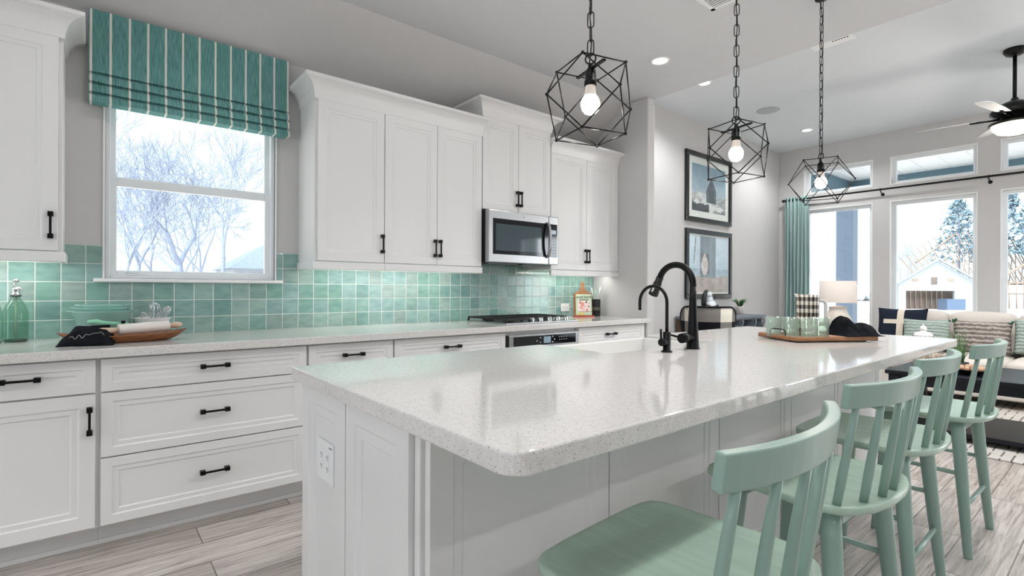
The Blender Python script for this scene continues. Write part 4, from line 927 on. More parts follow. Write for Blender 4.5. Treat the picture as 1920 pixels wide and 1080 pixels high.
# ============================================================ pendants
def pendant(label, loc, ang):
    t = thing('pendant_lamp', label, 'pendant lamp', (0, 0, 0), 'geometric cage pendants over the island')
    a = 0.126; zc = -0.140            # cage centre below the ring; local z = 0 is the cage top plane + 0.014
    top = [(a*math.cos(k*PI/2), a*math.sin(k*PI/2), zc+a) for k in range(4)]; bot = [(x, y, zc-a) for x, y, _ in top]
    r2 = a*math.sqrt(2); mid = [(r2*math.cos(PI/4+k*PI/2), r2*math.sin(PI/4+k*PI/2), zc) for k in range(4)]
    bm = nb()
    def seg(p, q): tube(bm, [p, q], 0.0026, 8)
    for k in range(4):
        seg(top[k], top[(k+1) % 4]); seg(bot[k], bot[(k+1) % 4])
        for q in (k, (k-1) % 4): seg(top[k], mid[q]); seg(bot[k], mid[q])
    for p in top+mid+bot: ball(bm, p, 0.0062, 10)
    obj('cage', bm, BLACK, t, local=True)
    bm = nb(); box(bm, -0.088, 0.088, -0.0065, 0.0065, zc+a-0.010, zc+a-0.004); bmesh.ops.rotate(bm, verts=bm.verts, cent=(0, 0, 0), matrix=Matrix.Rotation(PI/4, 3, 'Z')); obj('cross_bar', bm, BLACK, t, local=True)
    bm = nb(); lathe(bm, [(0, zc+a+0.012), (0.008, zc+a+0.012), (0.010, zc+a-0.002), (0.019, zc+a-0.014), (0.0205, zc+a-0.02), (0.0205, zc+a-0.048), (0.0225, zc+a-0.05), (0.0225, zc+a-0.066), (0.019, zc+a-0.068), (0, zc+a-0.068)], (0, 0, 0), 24); obj('socket', bm, BLACK, t, local=True)
    zb = zc+a-0.068
    bm = nb(); lathe(bm, [(0.016, zb+0.004), (0.0175, zb), (0.0195, zb-0.020), (0.023, zb-0.036)], (0, 0, 0), 20); obj('bulb_neck', bm, M('frosted_bulb_neck', (190, 180, 170), 0.4, emit=(255, 240, 225), estr=0.3) if 'frosted_bulb_neck' not in bpy.data.materials else bpy.data.materials['frosted_bulb_neck'], t, local=True)
    bm = nb(); lathe(bm, [(0.023, zb-0.036), (0.030, zb-0.046), (0.0345, zb-0.060), (0.0345, zb-0.070), (0.030, zb-0.086), (0.021, zb-0.097), (0.010, zb-0.102), (0.0001, zb-0.1035)], (0, 0, 0), 24); obj('bulb', bm, BULB, t, local=True)
    bm = nb(); tube(bm, [(0.0, 0.019*math.cos(q), 0.017+0.019*math.sin(q)) for q in [2*PI*i/20 for i in range(20)]], 0.0030, 8, closed=True); obj('hanging_ring', bm, BLACK, t, local=True)
    top_z = ZK-loc[2]; bm = nb(); z = 0.030; k = 0
    while z < top_z-0.04:
        L_, w_ = 0.029, 0.0115; pts = []
        for i in range(16):
            q = 2*PI*i/16; c, s = math.cos(q), math.sin(q); u = w_*c; v = (L_-w_)*(1 if s > 0 else -1)*(1 if abs(s) > 0.2 else abs(s)/0.2) + w_*s
            pts.append((u, 0, z+L_*0.9+v) if k % 2 else (0, u, z+L_*0.9+v))
        tube(bm, pts, 0.0022, 6, closed=True); z += 0.0505; k += 1
    obj('chain', bm, BLACK, t, local=True)
    bm = nb(); tube(bm, [(0.004*math.sin(i*1.3), 0.004*math.cos(i*1.3), zc+a+0.01+(top_z-0.02-zc-a-0.01)*i/24) for i in range(25)], 0.0024, 6); obj('cord', bm, MATTE, t, local=True)
    bm = nb(); lathe(bm, [(0, top_z-0.010), (0.02, top_z-0.009), (0.036, top_z-0.005), (0.038, top_z), (0, top_z)], (0, 0, 0), 28); obj('canopy', bm, BLACK, t, local=True)
    t.location = loc; t.rotation_euler = (0, 0, ang); return t
PX_ = ((1.394, 'nearest black geometric cage pendant, hanging before the microwave end of the cabinets', 30), (2.453, 'middle black geometric cage pendant, hanging in front of the upper framed picture', 32), (3.515, 'farthest black geometric cage pendant, hanging in front of the transom windows', -27.5))
p0 = None
for x, lab, an in PX_:
    loc = (x, 1.26, 2.003)
    if p0 is None: p0 = pendant(lab, loc, math.radians(an))
    else: dup(p0, loc, math.radians(an), lab)
    l = bpy.data.lights.new('pendant_bulb_light', 'POINT'); l.energy = 5; l.color = (1.0, 0.92, 0.82); l.shadow_soft_size = 0.034
    o_ = link(bpy.data.objects.new('pendant_bulb_light', l)); o_.location = (x, 1.26, 1.76)

# ============================================================ ceiling fittings
def downlight(label, x, y, z, power, r=0.078, visible=True, blend=0.6, ang=150):
    t = thing('recessed_downlight', label, 'ceiling light', (x, y, z), 'recessed ceiling lights')
    bm = nb(); lathe(bm, [(r*0.72, z-0.002), (r*0.80, z-0.006), (r*0.97, z-0.008), (r, z-0.004), (r, z), (r*0.7, z)], (x, y, 0), 32); obj('trim_ring', bm, WHITEP, t)
    bm = nb(); lathe(bm, [(0, z-0.003), (r*0.74, z-0.003), (r*0.74, z-0.001), (0, z-0.001)], (x, y, 0), 28); obj('lens', bm, LENS, t)
    l = bpy.data.lights.new('downlight_beam', 'SPOT'); l.energy = power; l.spot_size = math.radians(ang); l.spot_blend = blend; l.shadow_soft_size = 0.07; l.color = (0.975, 0.99, 1.0)
    o_ = link(bpy.data.objects.new('downlight_beam', l)); o_.location = (x, y, z-0.02)
DL = 38; DK = 11.5; DF = 52; DV = 84
downlight('recessed downlight in the kitchen ceiling right of the nearest pendant', 3.49, 2.417, ZK, DK)
downlight('recessed downlight just past the edge where the ceiling steps up', 4.955, 2.89, ZL, DV)
downlight('recessed downlight in the living room ceiling above the farthest pendant', 7.483, 2.857, ZL, DV)
for i, (x, y, z) in enumerate(((0.3, 2.417, ZK), (1.9, 2.417, ZK), (0.25, 0.652, ZK), (1.9, 0.652, ZK), (3.5, 0.652, ZK), (-1.2, 1.6, ZK), (0.3, -2.0, ZK), (2.0, -2.0, ZK), (3.6, -2.0, ZK), (7.4, -0.9, ZL), (5.0, -0.9, ZL), (5.0, -3.0, ZL), (4.9, 0.5, ZL))):  # last one is an unseen lamp added to brighten the floor past the stools
    downlight('recessed downlight outside the top of the photo', x, y, z, DK*1.5 if y > 1.5 and x < 1 else DK if y > 1.5 else 210 if x == 4.9 else DF if y < -1 and z == ZK else DV if z == ZL else DL)
VX, VY = 3.115, 1.765
t = thing('ceiling_vent', 'square white air vent in the kitchen ceiling at the top edge of the photo', 'vent', (2.91, 1.58, ZK))
bm = nb(); x0, x1, y0, y1 = VX-0.29, VX, VY-0.29, VY
for b_ in ((x0, x1, y0, y0+0.03), (x0, x1, y1-0.03, y1), (x0, x0+0.03, y0, y1), (x1-0.03, x1, y0, y1)): box(bm, *b_, ZK-0.008, ZK)
obj('vent_frame', bm, WHITEP, t, 0.002); bm = nb(); box(bm, x0+0.02, x1-0.02, y0+0.02, y1-0.02, ZK-0.0015, ZK); obj('vent_backing', bm, M('vent_shadow', (60, 60, 62), 0.8), t)
bm = nb()
for i in range(10): x = x0+0.038+i*0.0225; box(bm, x, x+0.010, y0+0.03, y1-0.03, ZK-0.007, ZK-0.002)
obj('louvre', bm, WHITEP, t)
t = thing('slot_vent', 'long white slot vent just past the ceiling step', 'vent', (4.97, 1.7, ZL))
bm = nb(); box(bm, 4.90, 5.05, 1.54, 1.86, ZL-0.008, ZL); obj('vent_frame', bm, WHITEP, t, 0.002)
bm = nb()
for i in range(6): box(bm, 4.945, 4.965, 1.57+i*0.022, 1.582+i*0.022, ZL-0.0088, ZL-0.0078)
obj('slot', bm, MATTE, t)
t = tag(obj('ceiling_speaker', (lambda b: (lathe(b, [(0, ZL-0.006), (0.118, ZL-0.006), (0.128, ZL-0.004), (0.128, ZL), (0, ZL)], (6.302, 2.843, 0), 40), b)[1])(nb()), M('speaker_mesh', (186, 190, 192), 0.7, vary=0.1, vscale=300)), 'round grey in-ceiling speaker above the pictures', 'speaker')

# ceiling fan
fx, fy2, zr = 6.371, 0.711, 0.0
t = thing('ceiling_fan', 'dark bronze ceiling fan with lit bowl light at the right edge', 'ceiling fan', (fx, fy2, ZL))
DARK = M('dark_bronze', (20, 19, 19), 0.4, metal=0.5, vary=0.1)
bm = nb(); lathe(bm, [(0, ZL), (0.078, ZL), (0.080, ZL-0.02), (0.062, ZL-0.05), (0.035, ZL-0.062), (0, ZL-0.062)], (fx, fy2, 0), 32); obj('ceiling_mount', bm, DARK, t)
bm = nb(); cyl(bm, (fx, fy2, ZL-0.05), (fx, fy2, 2.86), 0.0145); lathe(bm, [(0.0, 2.915), (0.022, 2.91), (0.034, 2.875), (0.0, 2.87)], (fx, fy2, 0), 20); obj('downrod', bm, DARK, t)
bm = nb(); lathe(bm, [(0, 2.880), (0.06, 2.876), (0.125, 2.845), (0.165, 2.80), (0.168, 2.775), (0.15, 2.758), (0.10, 2.742), (0.10, 2.70), (0, 2.70)], (fx, fy2, 0), 40); obj('motor_housing', bm, DARK, t)
bm = nb(); lathe(bm, [(0.10, 2.705), (0.175, 2.690), (0.178, 2.678), (0.16, 2.672), (0, 2.672)], (fx, fy2, 0), 40); obj('light_ring', bm, DARK, t)
bm = nb(); lathe(bm, [(0.160, 2.674), (0.152, 2.640), (0.118, 2.605), (0.06, 2.588), (0.0001, 2.584)], (fx, fy2, 0), 36); obj('glass_bowl', bm, M('lit_fan_bowl', (255, 252, 246), 0.4, emit=(255, 240, 222), estr=1.6), t)
l = bpy.data.lights.new('fan_light', 'POINT'); l.energy = 30; l.color = (1, 0.95, 0.9); l.shadow_soft_size = 0.12; o_ = link(bpy.data.objects.new('fan_light', l)); o_.location = (fx, fy2, 2.50)
for k in range(5):
    an = math.radians(98+72*k); c, s = math.cos(an), math.sin(an)
    def P3(r, w_, z_): return (fx+c*r-s*w_, fy2+s*r+c*w_, z_)
    bm = nb(); outl = [(0.25, -0.052), (0.45, -0.064), (0.64, -0.066), (0.68, -0.05), (0.69, 0.0), (0.68, 0.05), (0.64, 0.066), (0.45, 0.064), (0.25, 0.052)]
    a = [bm.verts.new(P3(r, w_, 2.745-w_*0.20)) for r, w_ in outl]; b = [bm.verts.new(P3(r, w_, 2.751-w_*0.20)) for r, w_ in outl]
    bm.faces.new(a); bm.faces.new(list(reversed(b)))
    for i in range(len(a)): bm.faces.new((a[i], a[(i+1) % len(a)], b[(i+1) % len(b)], b[i]))
    bl = obj('blade', bm, M('fan_blade_grey', (170, 168, 166), 0.5) if 'fan_blade_grey' not in bpy.data.materials else bpy.data.materials['fan_blade_grey'], t)
    bm = nb(); tube(bm, [P3(0.10, 0, 2.735), P3(0.19, 0, 2.735), P3(0.30, 0, 2.741)], [0.018, 0.012, 0.020], 8, flat=0.4); obj('blade_iron', bm, DARK, bl)

# ============================================================ pictures on the wall
PICF = M('black_lacquer_frame', (20, 20, 22), 0.22, vary=0.1)
def framed(label, x0, x1, z0, z1, fn, mat_w, nx=70, nz=70):
    t = thing('framed_picture', label, 'picture', ((x0+x1)/2, W, (z0+z1)/2)); y1 = W-0.001; y0 = W-0.034; fw = 0.062
    bm = nb()
    for a, b, c, d in ((x0, x1, z0, z0+fw), (x0, x1, z1-fw, z1), (x0, x0+fw, z0+fw, z1-fw), (x1-fw, x1, z0+fw, z1-fw)): box(bm, a, b, y0, y1, c, d)
    obj('picture_frame', bm, PICF, t, 0.006)
    bm = nb(); box(bm, x0+fw, x1-fw, W-0.014, y1, z0+fw, z1-fw); obj('mat_board', bm, M('white_mat_board', (232, 232, 228), 0.8), t)
    ax0, ax1, az0, az1 = x0+fw+mat_w, x1-fw-mat_w, z0+fw+mat_w, z1-fw-mat_w
    painted('print', nx, nz, lambda u, v: (ax0+(ax1-ax0)*u, W-0.0155, az0+(az1-az0)*v), fn, paint_mat('print_paper', 0.35), t)
    bm = nb(); box(bm, x0+fw*0.9, x1-fw*0.9, W-0.021, W-0.019, z0+fw*0.9, z1-fw*0.9); obj('picture_glass', bm, PANE, t)
def mixc(a, b, k): k = max(0, min(1, k)); return tuple(a[i]+(b[i]-a[i])*k for i in range(3))
def barn(u, v):
    n = vnoise(u*9, v*9, 1)*0.6+vnoise(u*26, v*26, 2)*0.4
    hz = 0.38+0.03*math.sin(u*7)
    if v > hz: c = mixc((176, 194, 204), (118, 150, 168), (v-hz)*1.4+0.5*(n-0.5))
    else:
        c = mixc((226, 226, 224), (120, 124, 128), 1.6*(n-0.42)+0.5*(1-v/hz)*(n > 0.5))
        if u < 0.5 and v < 0.13+0.1*n: c = (74, 80, 84)
    cx = 0.56
    if 0.20 < v < 0.80 and abs(u-cx) < 0.15 and v < 0.80-abs(u-cx)*2.0*(1 if v > 0.5 else 0): c = mixc((112, 124, 132), (78, 90, 98), n+0.25*((u*40) % 1 > 0.6))
    if 0.22 < v < 0.50 and abs(u-cx) < 0.07: c = mixc((84, 92, 98), (64, 72, 78), n)
    if abs(v-0.80+abs(u-cx)*2.0) < 0.015 and abs(u-cx) < 0.16: c = (206, 210, 212)
    return c
def silo(u, v):
    n = vnoise(u*10, v*10, 5)*0.6+vnoise(u*30, v*30, 6)*0.4
    c = mixc((214, 226, 236), (170, 192, 208), 0.7*(1-v)+0.8*(n-0.5))
    if v < 0.30: c = mixc((206, 190, 180), (158, 146, 144), n*1.2-0.1)
    elif v < 0.42: c = mixc(c, (140, 158, 170), n*0.9)
    if 0.27 < u < 0.66 and 0.26 < v: c = mixc((152, 164, 172), (112, 124, 134), 0.35+0.5*math.sin((u-0.27)*40)*0.3+0.6*(n-0.5)+0.4*(abs(u-0.46)*2))
    if 0.28 < u < 0.5 and 0.33 < v < 0.70: c = mixc((96, 104, 112), (120, 126, 132), n)
    d = ((u-0.38)/0.085)**2+((v-0.48)/0.17)**2
    if d < 1: c = mixc((232, 226, 222), (196, 178, 172), n)
    if ((u-0.385)/0.03)**2+((v-0.66)/0.04)**2 < 1: c = (214, 196, 186)
    if abs(u-0.12-0.1*(v-0.6)) < 0.012 and v > 0.5: c = (128, 134, 140)
    return c
framed('upper black-framed print of a grey barn in snow', 5.742, 6.868, 2.048, 2.945, barn, 0.085)
framed('lower black-framed print of a pale figure before a grey silo', 5.750, 6.878, 1.064, 1.958, silo, 0.02)

# ============================================================ desk corner
t = thing('writing_desk', 'carved brown wooden desk with reflections painted blue-grey below the framed pictures', 'desk', (6.1, 3.37, 0))
bm = nb(); box(bm, 5.515, 6.915, 3.13, W-0.022, 0.822, 0.856); obj('desk_top', bm, GREYTONE, t, 0.006)
bm = nb(); box(bm, 5.56, 6.87, 3.16, W-0.03, 0.66, 0.676); box(bm, 5.56, 6.87, W-0.045, W-0.03, 0.676, 0.822); box(bm, 5.56, 6.87, 3.16, 3.18, 0.80, 0.822)
obj('compartment_shelf', bm, GREYTONE, t, 0.003)
bm = nb(); box(bm, 5.53, 5.56, 3.145, W-0.03, 0.30, 0.822); obj('side_panel', bm, BROWNWOOD, t, 0.003)['label'] = 'dark brown side panel'
for x in (5.85, 6.28, 6.62, 6.85):
    bm = nb(); box(bm, x, x+0.02, 3.16, W-0.046, 0.676, 0.80)
    tube(bm, [(x+0.01, 3.145, 0.81), (x+0.01, 3.128, 0.78), (x+0.01, 3.14, 0.74), (x+0.01, 3.152, 0.70), (x+0.01, 3.148, 0.67)], 0.012, 10); obj('carved_bracket', bm, GREYTONE, t)
bm = nb(); box(bm, 5.87, 6.27, 3.165, 3.45, 0.68, 0.735); dr = obj('drawer', bm, GREYTONE, t, 0.003)
bm = nb(); ball(bm, (6.07, 3.155, 0.71), 0.012); obj('knob', bm, MATTE, dr)
for x in (5.55, 6.82):
    for y in (3.18, 3.53): bm = nb(); tube(bm, [(x+0.02, y+0.02, 0.66), (x+0.02, y+0.02, 0.5), (x+0.02, y+0.02, 0.0)], [0.03, 0.026, 0.018], 12); obj('leg', bm, GREYTONE, t)
# plaid barrel chair
def plaid():
    m, nt, p = principled('buffalo_check'); L = nt.links.new; tc = N(nt, 'ShaderNodeTexCoord'); sp = N(nt, 'ShaderNodeSeparateXYZ'); L(tc.outputs['Object'], sp.inputs[0])
    an = math_(nt, 'ARCTAN2', sp.outputs[1], sp.outputs[0]); u = math_(nt, 'MULTIPLY_ADD', an, 0.25/0.30, 20.25); v = math_(nt, 'DIVIDE', math_(nt, 'SUBTRACT', sp.outputs[2], 0.87), 0.30)
    su = math_(nt, 'GREATER_THAN', math_(nt, 'FRACT', u), 0.5); sv = math_(nt, 'GREATER_THAN', math_(nt, 'FRACT', math_(nt, 'ADD', v, 10)), 0.5)
    s = math_(nt, 'MULTIPLY', math_(nt, 'ADD', su, sv), 0.5)
    rp = N(nt, 'ShaderNodeValToRGB'); L(s, rp.inputs[0]); e = rp.color_ramp; e.interpolation = 'CONSTANT'; e.elements[0].position = 0; e.elements[0].color = lin((226, 220, 206)); e.elements[1].position = 0.75; e.elements[1].color = lin((24, 24, 28)); k = e.elements.new(0.25); k.color = lin((128, 124, 120))
    L(rp.outputs[0], p.inputs['Base Color']); setin(p, 'Roughness', 0.9); setin(p, 'Specular IOR Level', 0.1); return m
t = thing('plaid_chair', 'barrel-back chair in cream, grey and black plaid at the desk', 'chair', (0, 0, 0))
PL = plaid(); bm = nb(); n = 28; rows = []
for i in range(n+1):
    a = math.radians(-112+224*i/n); k = abs(i/n-0.5)*2; zt = 1.015-0.30*max(0, (k-0.42)/0.58)**2.2; col_ = []
    for j in range(7):
        v = j/6; z = 0.46+(zt-0.46)*v; r = 0.243+0.015*v
        col_.append(bm.verts.new((r*math.cos(a+PI), r*math.sin(a+PI), z)))
    rows.append(col_)
for a, b in zip(rows, rows[1:]):
    for j in range(6): f = bm.faces.new((a[j], b[j], b[j+1], a[j+1])); f.smooth = True
top_edge = [tuple(r[-1].co) for r in rows]; side0 = [tuple(v.co) for v in rows[0]]; side1 = [tuple(v.co) for v in reversed(rows[-1])]
o_ = obj('backrest', bm, PL, t, local=True); so = o_.modifiers.new('s', 'SOLIDIFY'); so.thickness = 0.035; so.offset = -1
bm = nb(); tube(bm, side0+top_edge[1:-1]+side1, 0.0105, 8); obj('frame', bm, BLACK, t, local=True)
bm = nb(); lathe(bm, [(0, 0.40), (0.21, 0.40), (0.222, 0.42), (0.222, 0.46), (0.20, 0.485), (0, 0.49)], (0.02, 0, 0), 28); obj('seat', bm, PL, t, local=True)
for sx in (-1, 1):
    for sy in (-1, 1): bm = nb(); tube(bm, [(0.16*sx, 0.16*sy, 0.41), (0.22*sx, 0.22*sy, 0.0)], [0.012, 0.01], 10); obj('leg', bm, BLACK, t, local=True)
t.location = (4.83, 2.77, 0); t.rotation_euler = (0, 0, math.radians(32))

# figurine, potted plant on the desk
t = thing('figurine', 'black and white animal figurine on the desk', 'figurine', (5.90, 3.36, 0.856))
q = lambda x, y, z: (5.90+1.25*(x*0.83+y*0.5), 3.36+1.2*(-x*0.5*0.6+y), 0.856+z)
WH, BK = M('figurine_white', (226, 230, 234), 0.4), M('figurine_black', (20, 22, 26), 0.4)
bm = nb(); ball(bm, q(0.02, 0, 0.11), 0.085, 16, (1.0, 0.8, 1.1)); ball(bm, q(0.0, 0, 0.20), 0.055, 14, (0.8, 0.8, 1.2)); ball(bm, q(-0.01, -0.01, 0.265), 0.036, 14, (1.1, 0.9, 1.0)); obj('body', bm, WH, t)
bm = nb(); tube(bm, [q(-0.075, 0, 0.10), q(-0.08, 0, 0.19), q(-0.072, 0, 0.26), q(-0.045, 0, 0.31), q(-0.025, 0, 0.312)], [0.03, 0.03, 0.024, 0.02, 0.01], 12); tube(bm, [q(0.05, -0.02, 0.22), q(0.075, -0.02, 0.25)], [0.012, 0.003], 8); obj('black_ears', bm, BK, t)
for x, y, r in ((-0.09, -0.06, 0.034), (0.09, -0.05, 0.04), (0.02, -0.08, 0.022), (0.15, -0.03, 0.022)):
    bm = nb(); z0_ = 0.10 if r > 0.03 else 0.09
    tube(bm, [q(x*0.6, y*0.6, z0_+0.03), q(x, y, 0.03), q(x*1.1, y*1.1, 0.0)], [r, r*0.9, r*0.8], 10); obj('leg', bm, BK, t)
t = thing('potted_plant', 'small green plant in a white pot on the desk', 'plant', (6.66, 3.36, 0.856))
bm = nb(); lathe(bm, [(0.0, 0.856), (0.045, 0.856), (0.056, 0.955), (0.058, 0.962), (0.052, 0.962), (0.05, 0.95), (0, 0.95)], (6.66, 3.36, 0), 24); obj('pot', bm, M('white_clay_pot', (224, 216, 212), 0.6), t)
bm = nb(); random.seed(3)
for i in range(46):
    a = random.uniform(0, 2*PI); sp_ = random.uniform(0.25, 1.0); L_ = random.uniform(0.09, 0.14); c, s = math.cos(a), math.sin(a)
    base = Vector((6.66+c*0.015, 3.36+s*0.015, 0.95)); pts = [base, base+Vector((c*L_*sp_*0.4, s*L_*sp_*0.4, L_*0.6)), base+Vector((c*L_*sp_*1.0, s*L_*sp_*1.0, L_*(1.02-0.25*sp_)))]
    tube(bm, pts, [0.005, 0.0085, 0.001], 5, flat=0.3)
obj('leaves', bm, M('green_leaf', (74, 126, 62), 0.5, vary=0.5, vscale=20), t)

# ============================================================ living room
# curtain and rod
t = thing('curtain', 'sage green grommet curtain gathered at the left end of the rod', 'curtain', (8.3, 3.3, 2.55))
bm = nb(); n = 90; rows = []
for z, am in ((2.60, 0.024), (2.4, 0.028), (1.6, 0.034), (0.8, 0.038), (0.015, 0.042)):
    row = []
    for i in range(n+1):
        u = i/n; y = 3.475-0.335*u*(1+0.03*(2.6-z)/2.6); row.append(bm.verts.new((8.305+am*math.sin(u*2*PI*6.5)+0.006*math.sin(u*31+z*2), y+0.006*math.sin(u*50+z*3), z)))
    rows.append(row)
for a, b in zip(rows, rows[1:]):
    for i in range(n): f = bm.faces.new((a[i], a[i+1], b[i+1], b[i])); f.smooth = True
o_ = obj('fabric', bm, M('sage_curtain_linen', (160, 186, 183), 0.9, spec=0.1, vary=0.08, vscale=60, stretch=(1, 1, 0.1)), t); so = o_.modifiers.new('s', 'SOLIDIFY'); so.thickness = 0.003
bm = nb()
for i in range(7): y = 3.455-0.045*i; lathe(bm, [(0.022, -0.002), (0.030, -0.002), (0.030, 0.002), (0.022, 0.002), (0.022, -0.002)], (8.305, y, 2.556), 14, axis='y')
obj('grommet', bm, MATTE, t)
t = thing('curtain_rod', 'thin black curtain rod running across the windows', 'curtain rod', (8.305, 1.2, 2.556))
bm = nb(); cyl(bm, (8.305, 3.495, 2.556), (8.305, -1.2, 2.556), 0.0125, 14); obj('rod', bm, BLACK, t)
for y in (3.505, -1.21): bm = nb(); ball(bm, (8.305, y, 2.556), 0.024, 14); obj('finial', bm, BLACK, t)
for y in (3.44, 2.238, 1.147, 0.05, -1.1): bm = nb(); tube(bm, [(8.305, y, 2.538), (8.305, y, 2.528), (XW-0.004, y, 2.50)], 0.006, 8); lathe(bm, [(0.018, -0.006), (0.018, 0.006), (0.012, 0.006), (0.012, -0.006), (0.018, -0.006)], (8.305, y, 2.556), 14, axis='y'); cyl(bm, (XW-0.006, y, 2.50), (XW-0.0005, y, 2.50), 0.022, 14); obj('bracket', bm, BLACK, t)

# side table and lamp
t = thing('side_table', 'round grey side table under the cream lamp', 'table', (7.93, 2.63, 0))
bm = nb(); lathe(bm, [(0, 0.585), (0.27, 0.585), (0.275, 0.595), (0.27, 0.61), (0, 0.61)], (7.93, 2.63, 0), 36); obj('table_top', bm, GREYTONE, t)
bm = nb(); lathe(bm, [(0, 0.0), (0.17, 0.0), (0.17, 0.02), (0.05, 0.05), (0.035, 0.3), (0.05, 0.585), (0, 0.585)], (7.93, 2.63, 0), 28); obj('pedestal', bm, GREYTONE, t)
t = thing('table_lamp', 'cream ceramic table lamp with white drum shade by the window', 'lamp', (7.95, 2.63, 0.61))
bm = nb(); lathe(bm, [(0, 0.6105), (0.115, 0.6105), (0.13, 0.63), (0.175, 0.72), (0.178, 0.755), (0.155, 0.80), (0.120, 0.87), (0.102, 0.925), (0.108, 0.945), (0.108, 0.955), (0.06, 0.965), (0.02, 0.97), (0.0, 0.97)], (7.95, 2.63, 0), 40); obj('lamp_base', bm, M('cream_glaze', (236, 226, 212), 0.3, vary=0.03), t)
bm = nb(); cyl(bm, (7.95, 2.63, 0.965), (7.95, 2.63, 1.33), 0.006, 10); ball(bm, (7.95, 2.63, 1.33), 0.012, 10); obj('harp', bm, CHROME, t)
bm = nb(); lathe(bm, [(0.228, 1.012), (0.216, 1.308), (0.212, 1.308), (0.224, 1.012), (0.228, 1.012)], (7.95, 2.63, 0), 44); obj('lamp_shade', bm, M('linen_lamp_shade', (236, 226, 218), 0.9, vary=0.03, vscale=200, emit=(255, 224, 200), estr=0.10), t)

# sofa
t = thing('sofa', 'long cream sofa with loose back cushions below the windows', 'sofa', (7.55, 0.6, 0)); ya, yb = 2.02, -0.90
bm = nb(); box(bm, 7.0, 8.17, yb, ya, 0.10, 0.31); obj('base', bm, CREAM, t, 0.02, segs=3)
bm = nb(); box(bm, 7.98, 8.18, yb, ya, 0.31, 0.84); obj('back_frame', bm, CREAM, t, 0.03, segs=3)
def softbox(bm, x0, x1, y0, y1, z0, z1, r=0.05, puff=0.02, n=9):
    """cushion: rounded box grown from a subdivided cube"""
    vs = {}
    cx, cy, cz = (x0+x1)/2, (y0+y1)/2, (z0+z1)/2; hx, hy, hz = (x1-x0)/2, (y1-y0)/2, (z1-z0)/2
    def P(a, b, c):
        p = Vector((a*hx, b*hy, c*hz)); q = Vector((max(-hx+r, min(hx-r, p.x)), max(-hy+r, min(hy-r, p.y)), max(-hz+r, min(hz-r, p.z)))); d = p-q
        if d.length > 1e-9: p = q + d.normalized()*r
        k = (1-a*a)*(1-b*b) if abs(c) > 0.99 else (1-b*b)*(1-c*c) if abs(a) > 0.99 else (1-a*a)*(1-c*c)
        m = Vector((a if abs(a) > 0.99 else 0, b if abs(b) > 0.99 else 0, c if abs(c) > 0.99 else 0))
        p += m*puff*k; return (cx+p.x, cy+p.y, cz+p.z)
    def V(a, b, c):
        key = (round(a, 4), round(b, 4), round(c, 4))
        if key not in vs: vs[key] = bm.verts.new(P(a, b, c))
        return vs[key]
    g = [-1+2*i/n for i in range(n+1)]
    for i in range(n):
        for j in range(n):
            a0, a1, b0, b1 = g[i], g[i+1], g[j], g[j+1]
            for s in (-1, 1):
                for q in (((a0, b0, s), (a1, b0, s), (a1, b1, s), (a0, b1, s)), ((a0, s, b0), (a1, s, b0), (a1, s, b1), (a0, s, b1)), ((s, a0, b0), (s, a1, b0), (s, a1, b1), (s, a0, b1))):
                    f = bm.faces.new([V(*k) for k in q]); f.smooth = True
yc = [2.0, 1.421, 0.84, 0.26, -0.32, -0.88]
for i in range(5):
    bm = nb(); softbox(bm, 7.76, 8.00, yc[i+1]+0.008, yc[i]-0.008, 0.475, 0.93, 0.06, 0.02); obj('back_cushion', bm, CREAM, t)
    bm = nb(); softbox(bm, 6.97, 7.80, yc[i+1]+0.005, yc[i]-0.005, 0.312, 0.485, 0.05, 0.02); obj('seat_cushion', bm, CREAM, t)
for y0_, y1_ in ((ya, ya+0.14), (yb-0.14, yb)): bm = nb(); softbox(bm, 7.0, 8.17, y0_, y1_, 0.10, 0.66, 0.05, 0.01); obj('arm', bm, CREAM, t)
for x in (7.06, 8.1):
    for y in (ya-0.1, yb+0.1): bm = nb(); cyl(bm, (x, y, 0.0115 if x < 7.5 else 0), (x, y, 0.10), 0.02, 10, r1=0.028); obj('leg', bm, BROWNWOOD, t)

def pillow(label, cy_, cz_, w_, h_, x, mat, lean=0.22, thick=0.075, name='throw_pillow', tassels=None):
    t = thing(name, label, 'pillow', (0, 0, 0), 'throw pillows on the sofa')
    bm = nb(); n = 16; fr, bk = [], []
    for j in range(n+1):
        a, b = [], []
        for i in range(n+1):
            u, v = -1+2*i/n, -1+2*j/n; k = ((1-u**4)*(1-v**4))**0.55 if abs(u) < 1 and abs(v) < 1 else 0
            pin = 1-0.06*(1-abs(v)**2)*abs(u)**3 ; pin2 = 1-0.07*(1-abs(u)**2)*abs(v)**3
            y, z = u*w_/2*pin, v*h_/2*pin2
            fv = bm.verts.new((-thick*k, y, z)); a.append(fv)
            b.append(fv if k == 0 else bm.verts.new((thick*k, y, z)))
        fr.append(a); bk.append(b)
    for j in range(n):
        for i in range(n):
            f = bm.faces.new((fr[j][i], fr[j+1][i], fr[j+1][i+1], fr[j][i+1])); f.smooth = True
            q = (bk[j][i], bk[j][i+1], bk[j+1][i+1], bk[j+1][i])
            if len(set(q)) >= 3:
                try: f = bm.faces.new(q); f.smooth = True
                except ValueError: pass
    obj('cover', bm, mat, t, local=True)
    if tassels:
        for sy in (-1, 1):
            bm = nb()
            for i in range(12):
                a = random.uniform(-0.03, 0.03); tube(bm, [(0, sy*w_/2*0.97, h_/2*0.96), (random.uniform(-0.02, 0.02)-0.02, sy*(w_/2-0.02)+a, h_/2*0.96+random.uniform(-0.03, 0.02))], 0.006, 5)
            obj('tassel', bm, tassels, t, local=True)
    t.location = (x, cy_, cz_); t.rotation_euler = (0, lean, 0); return t
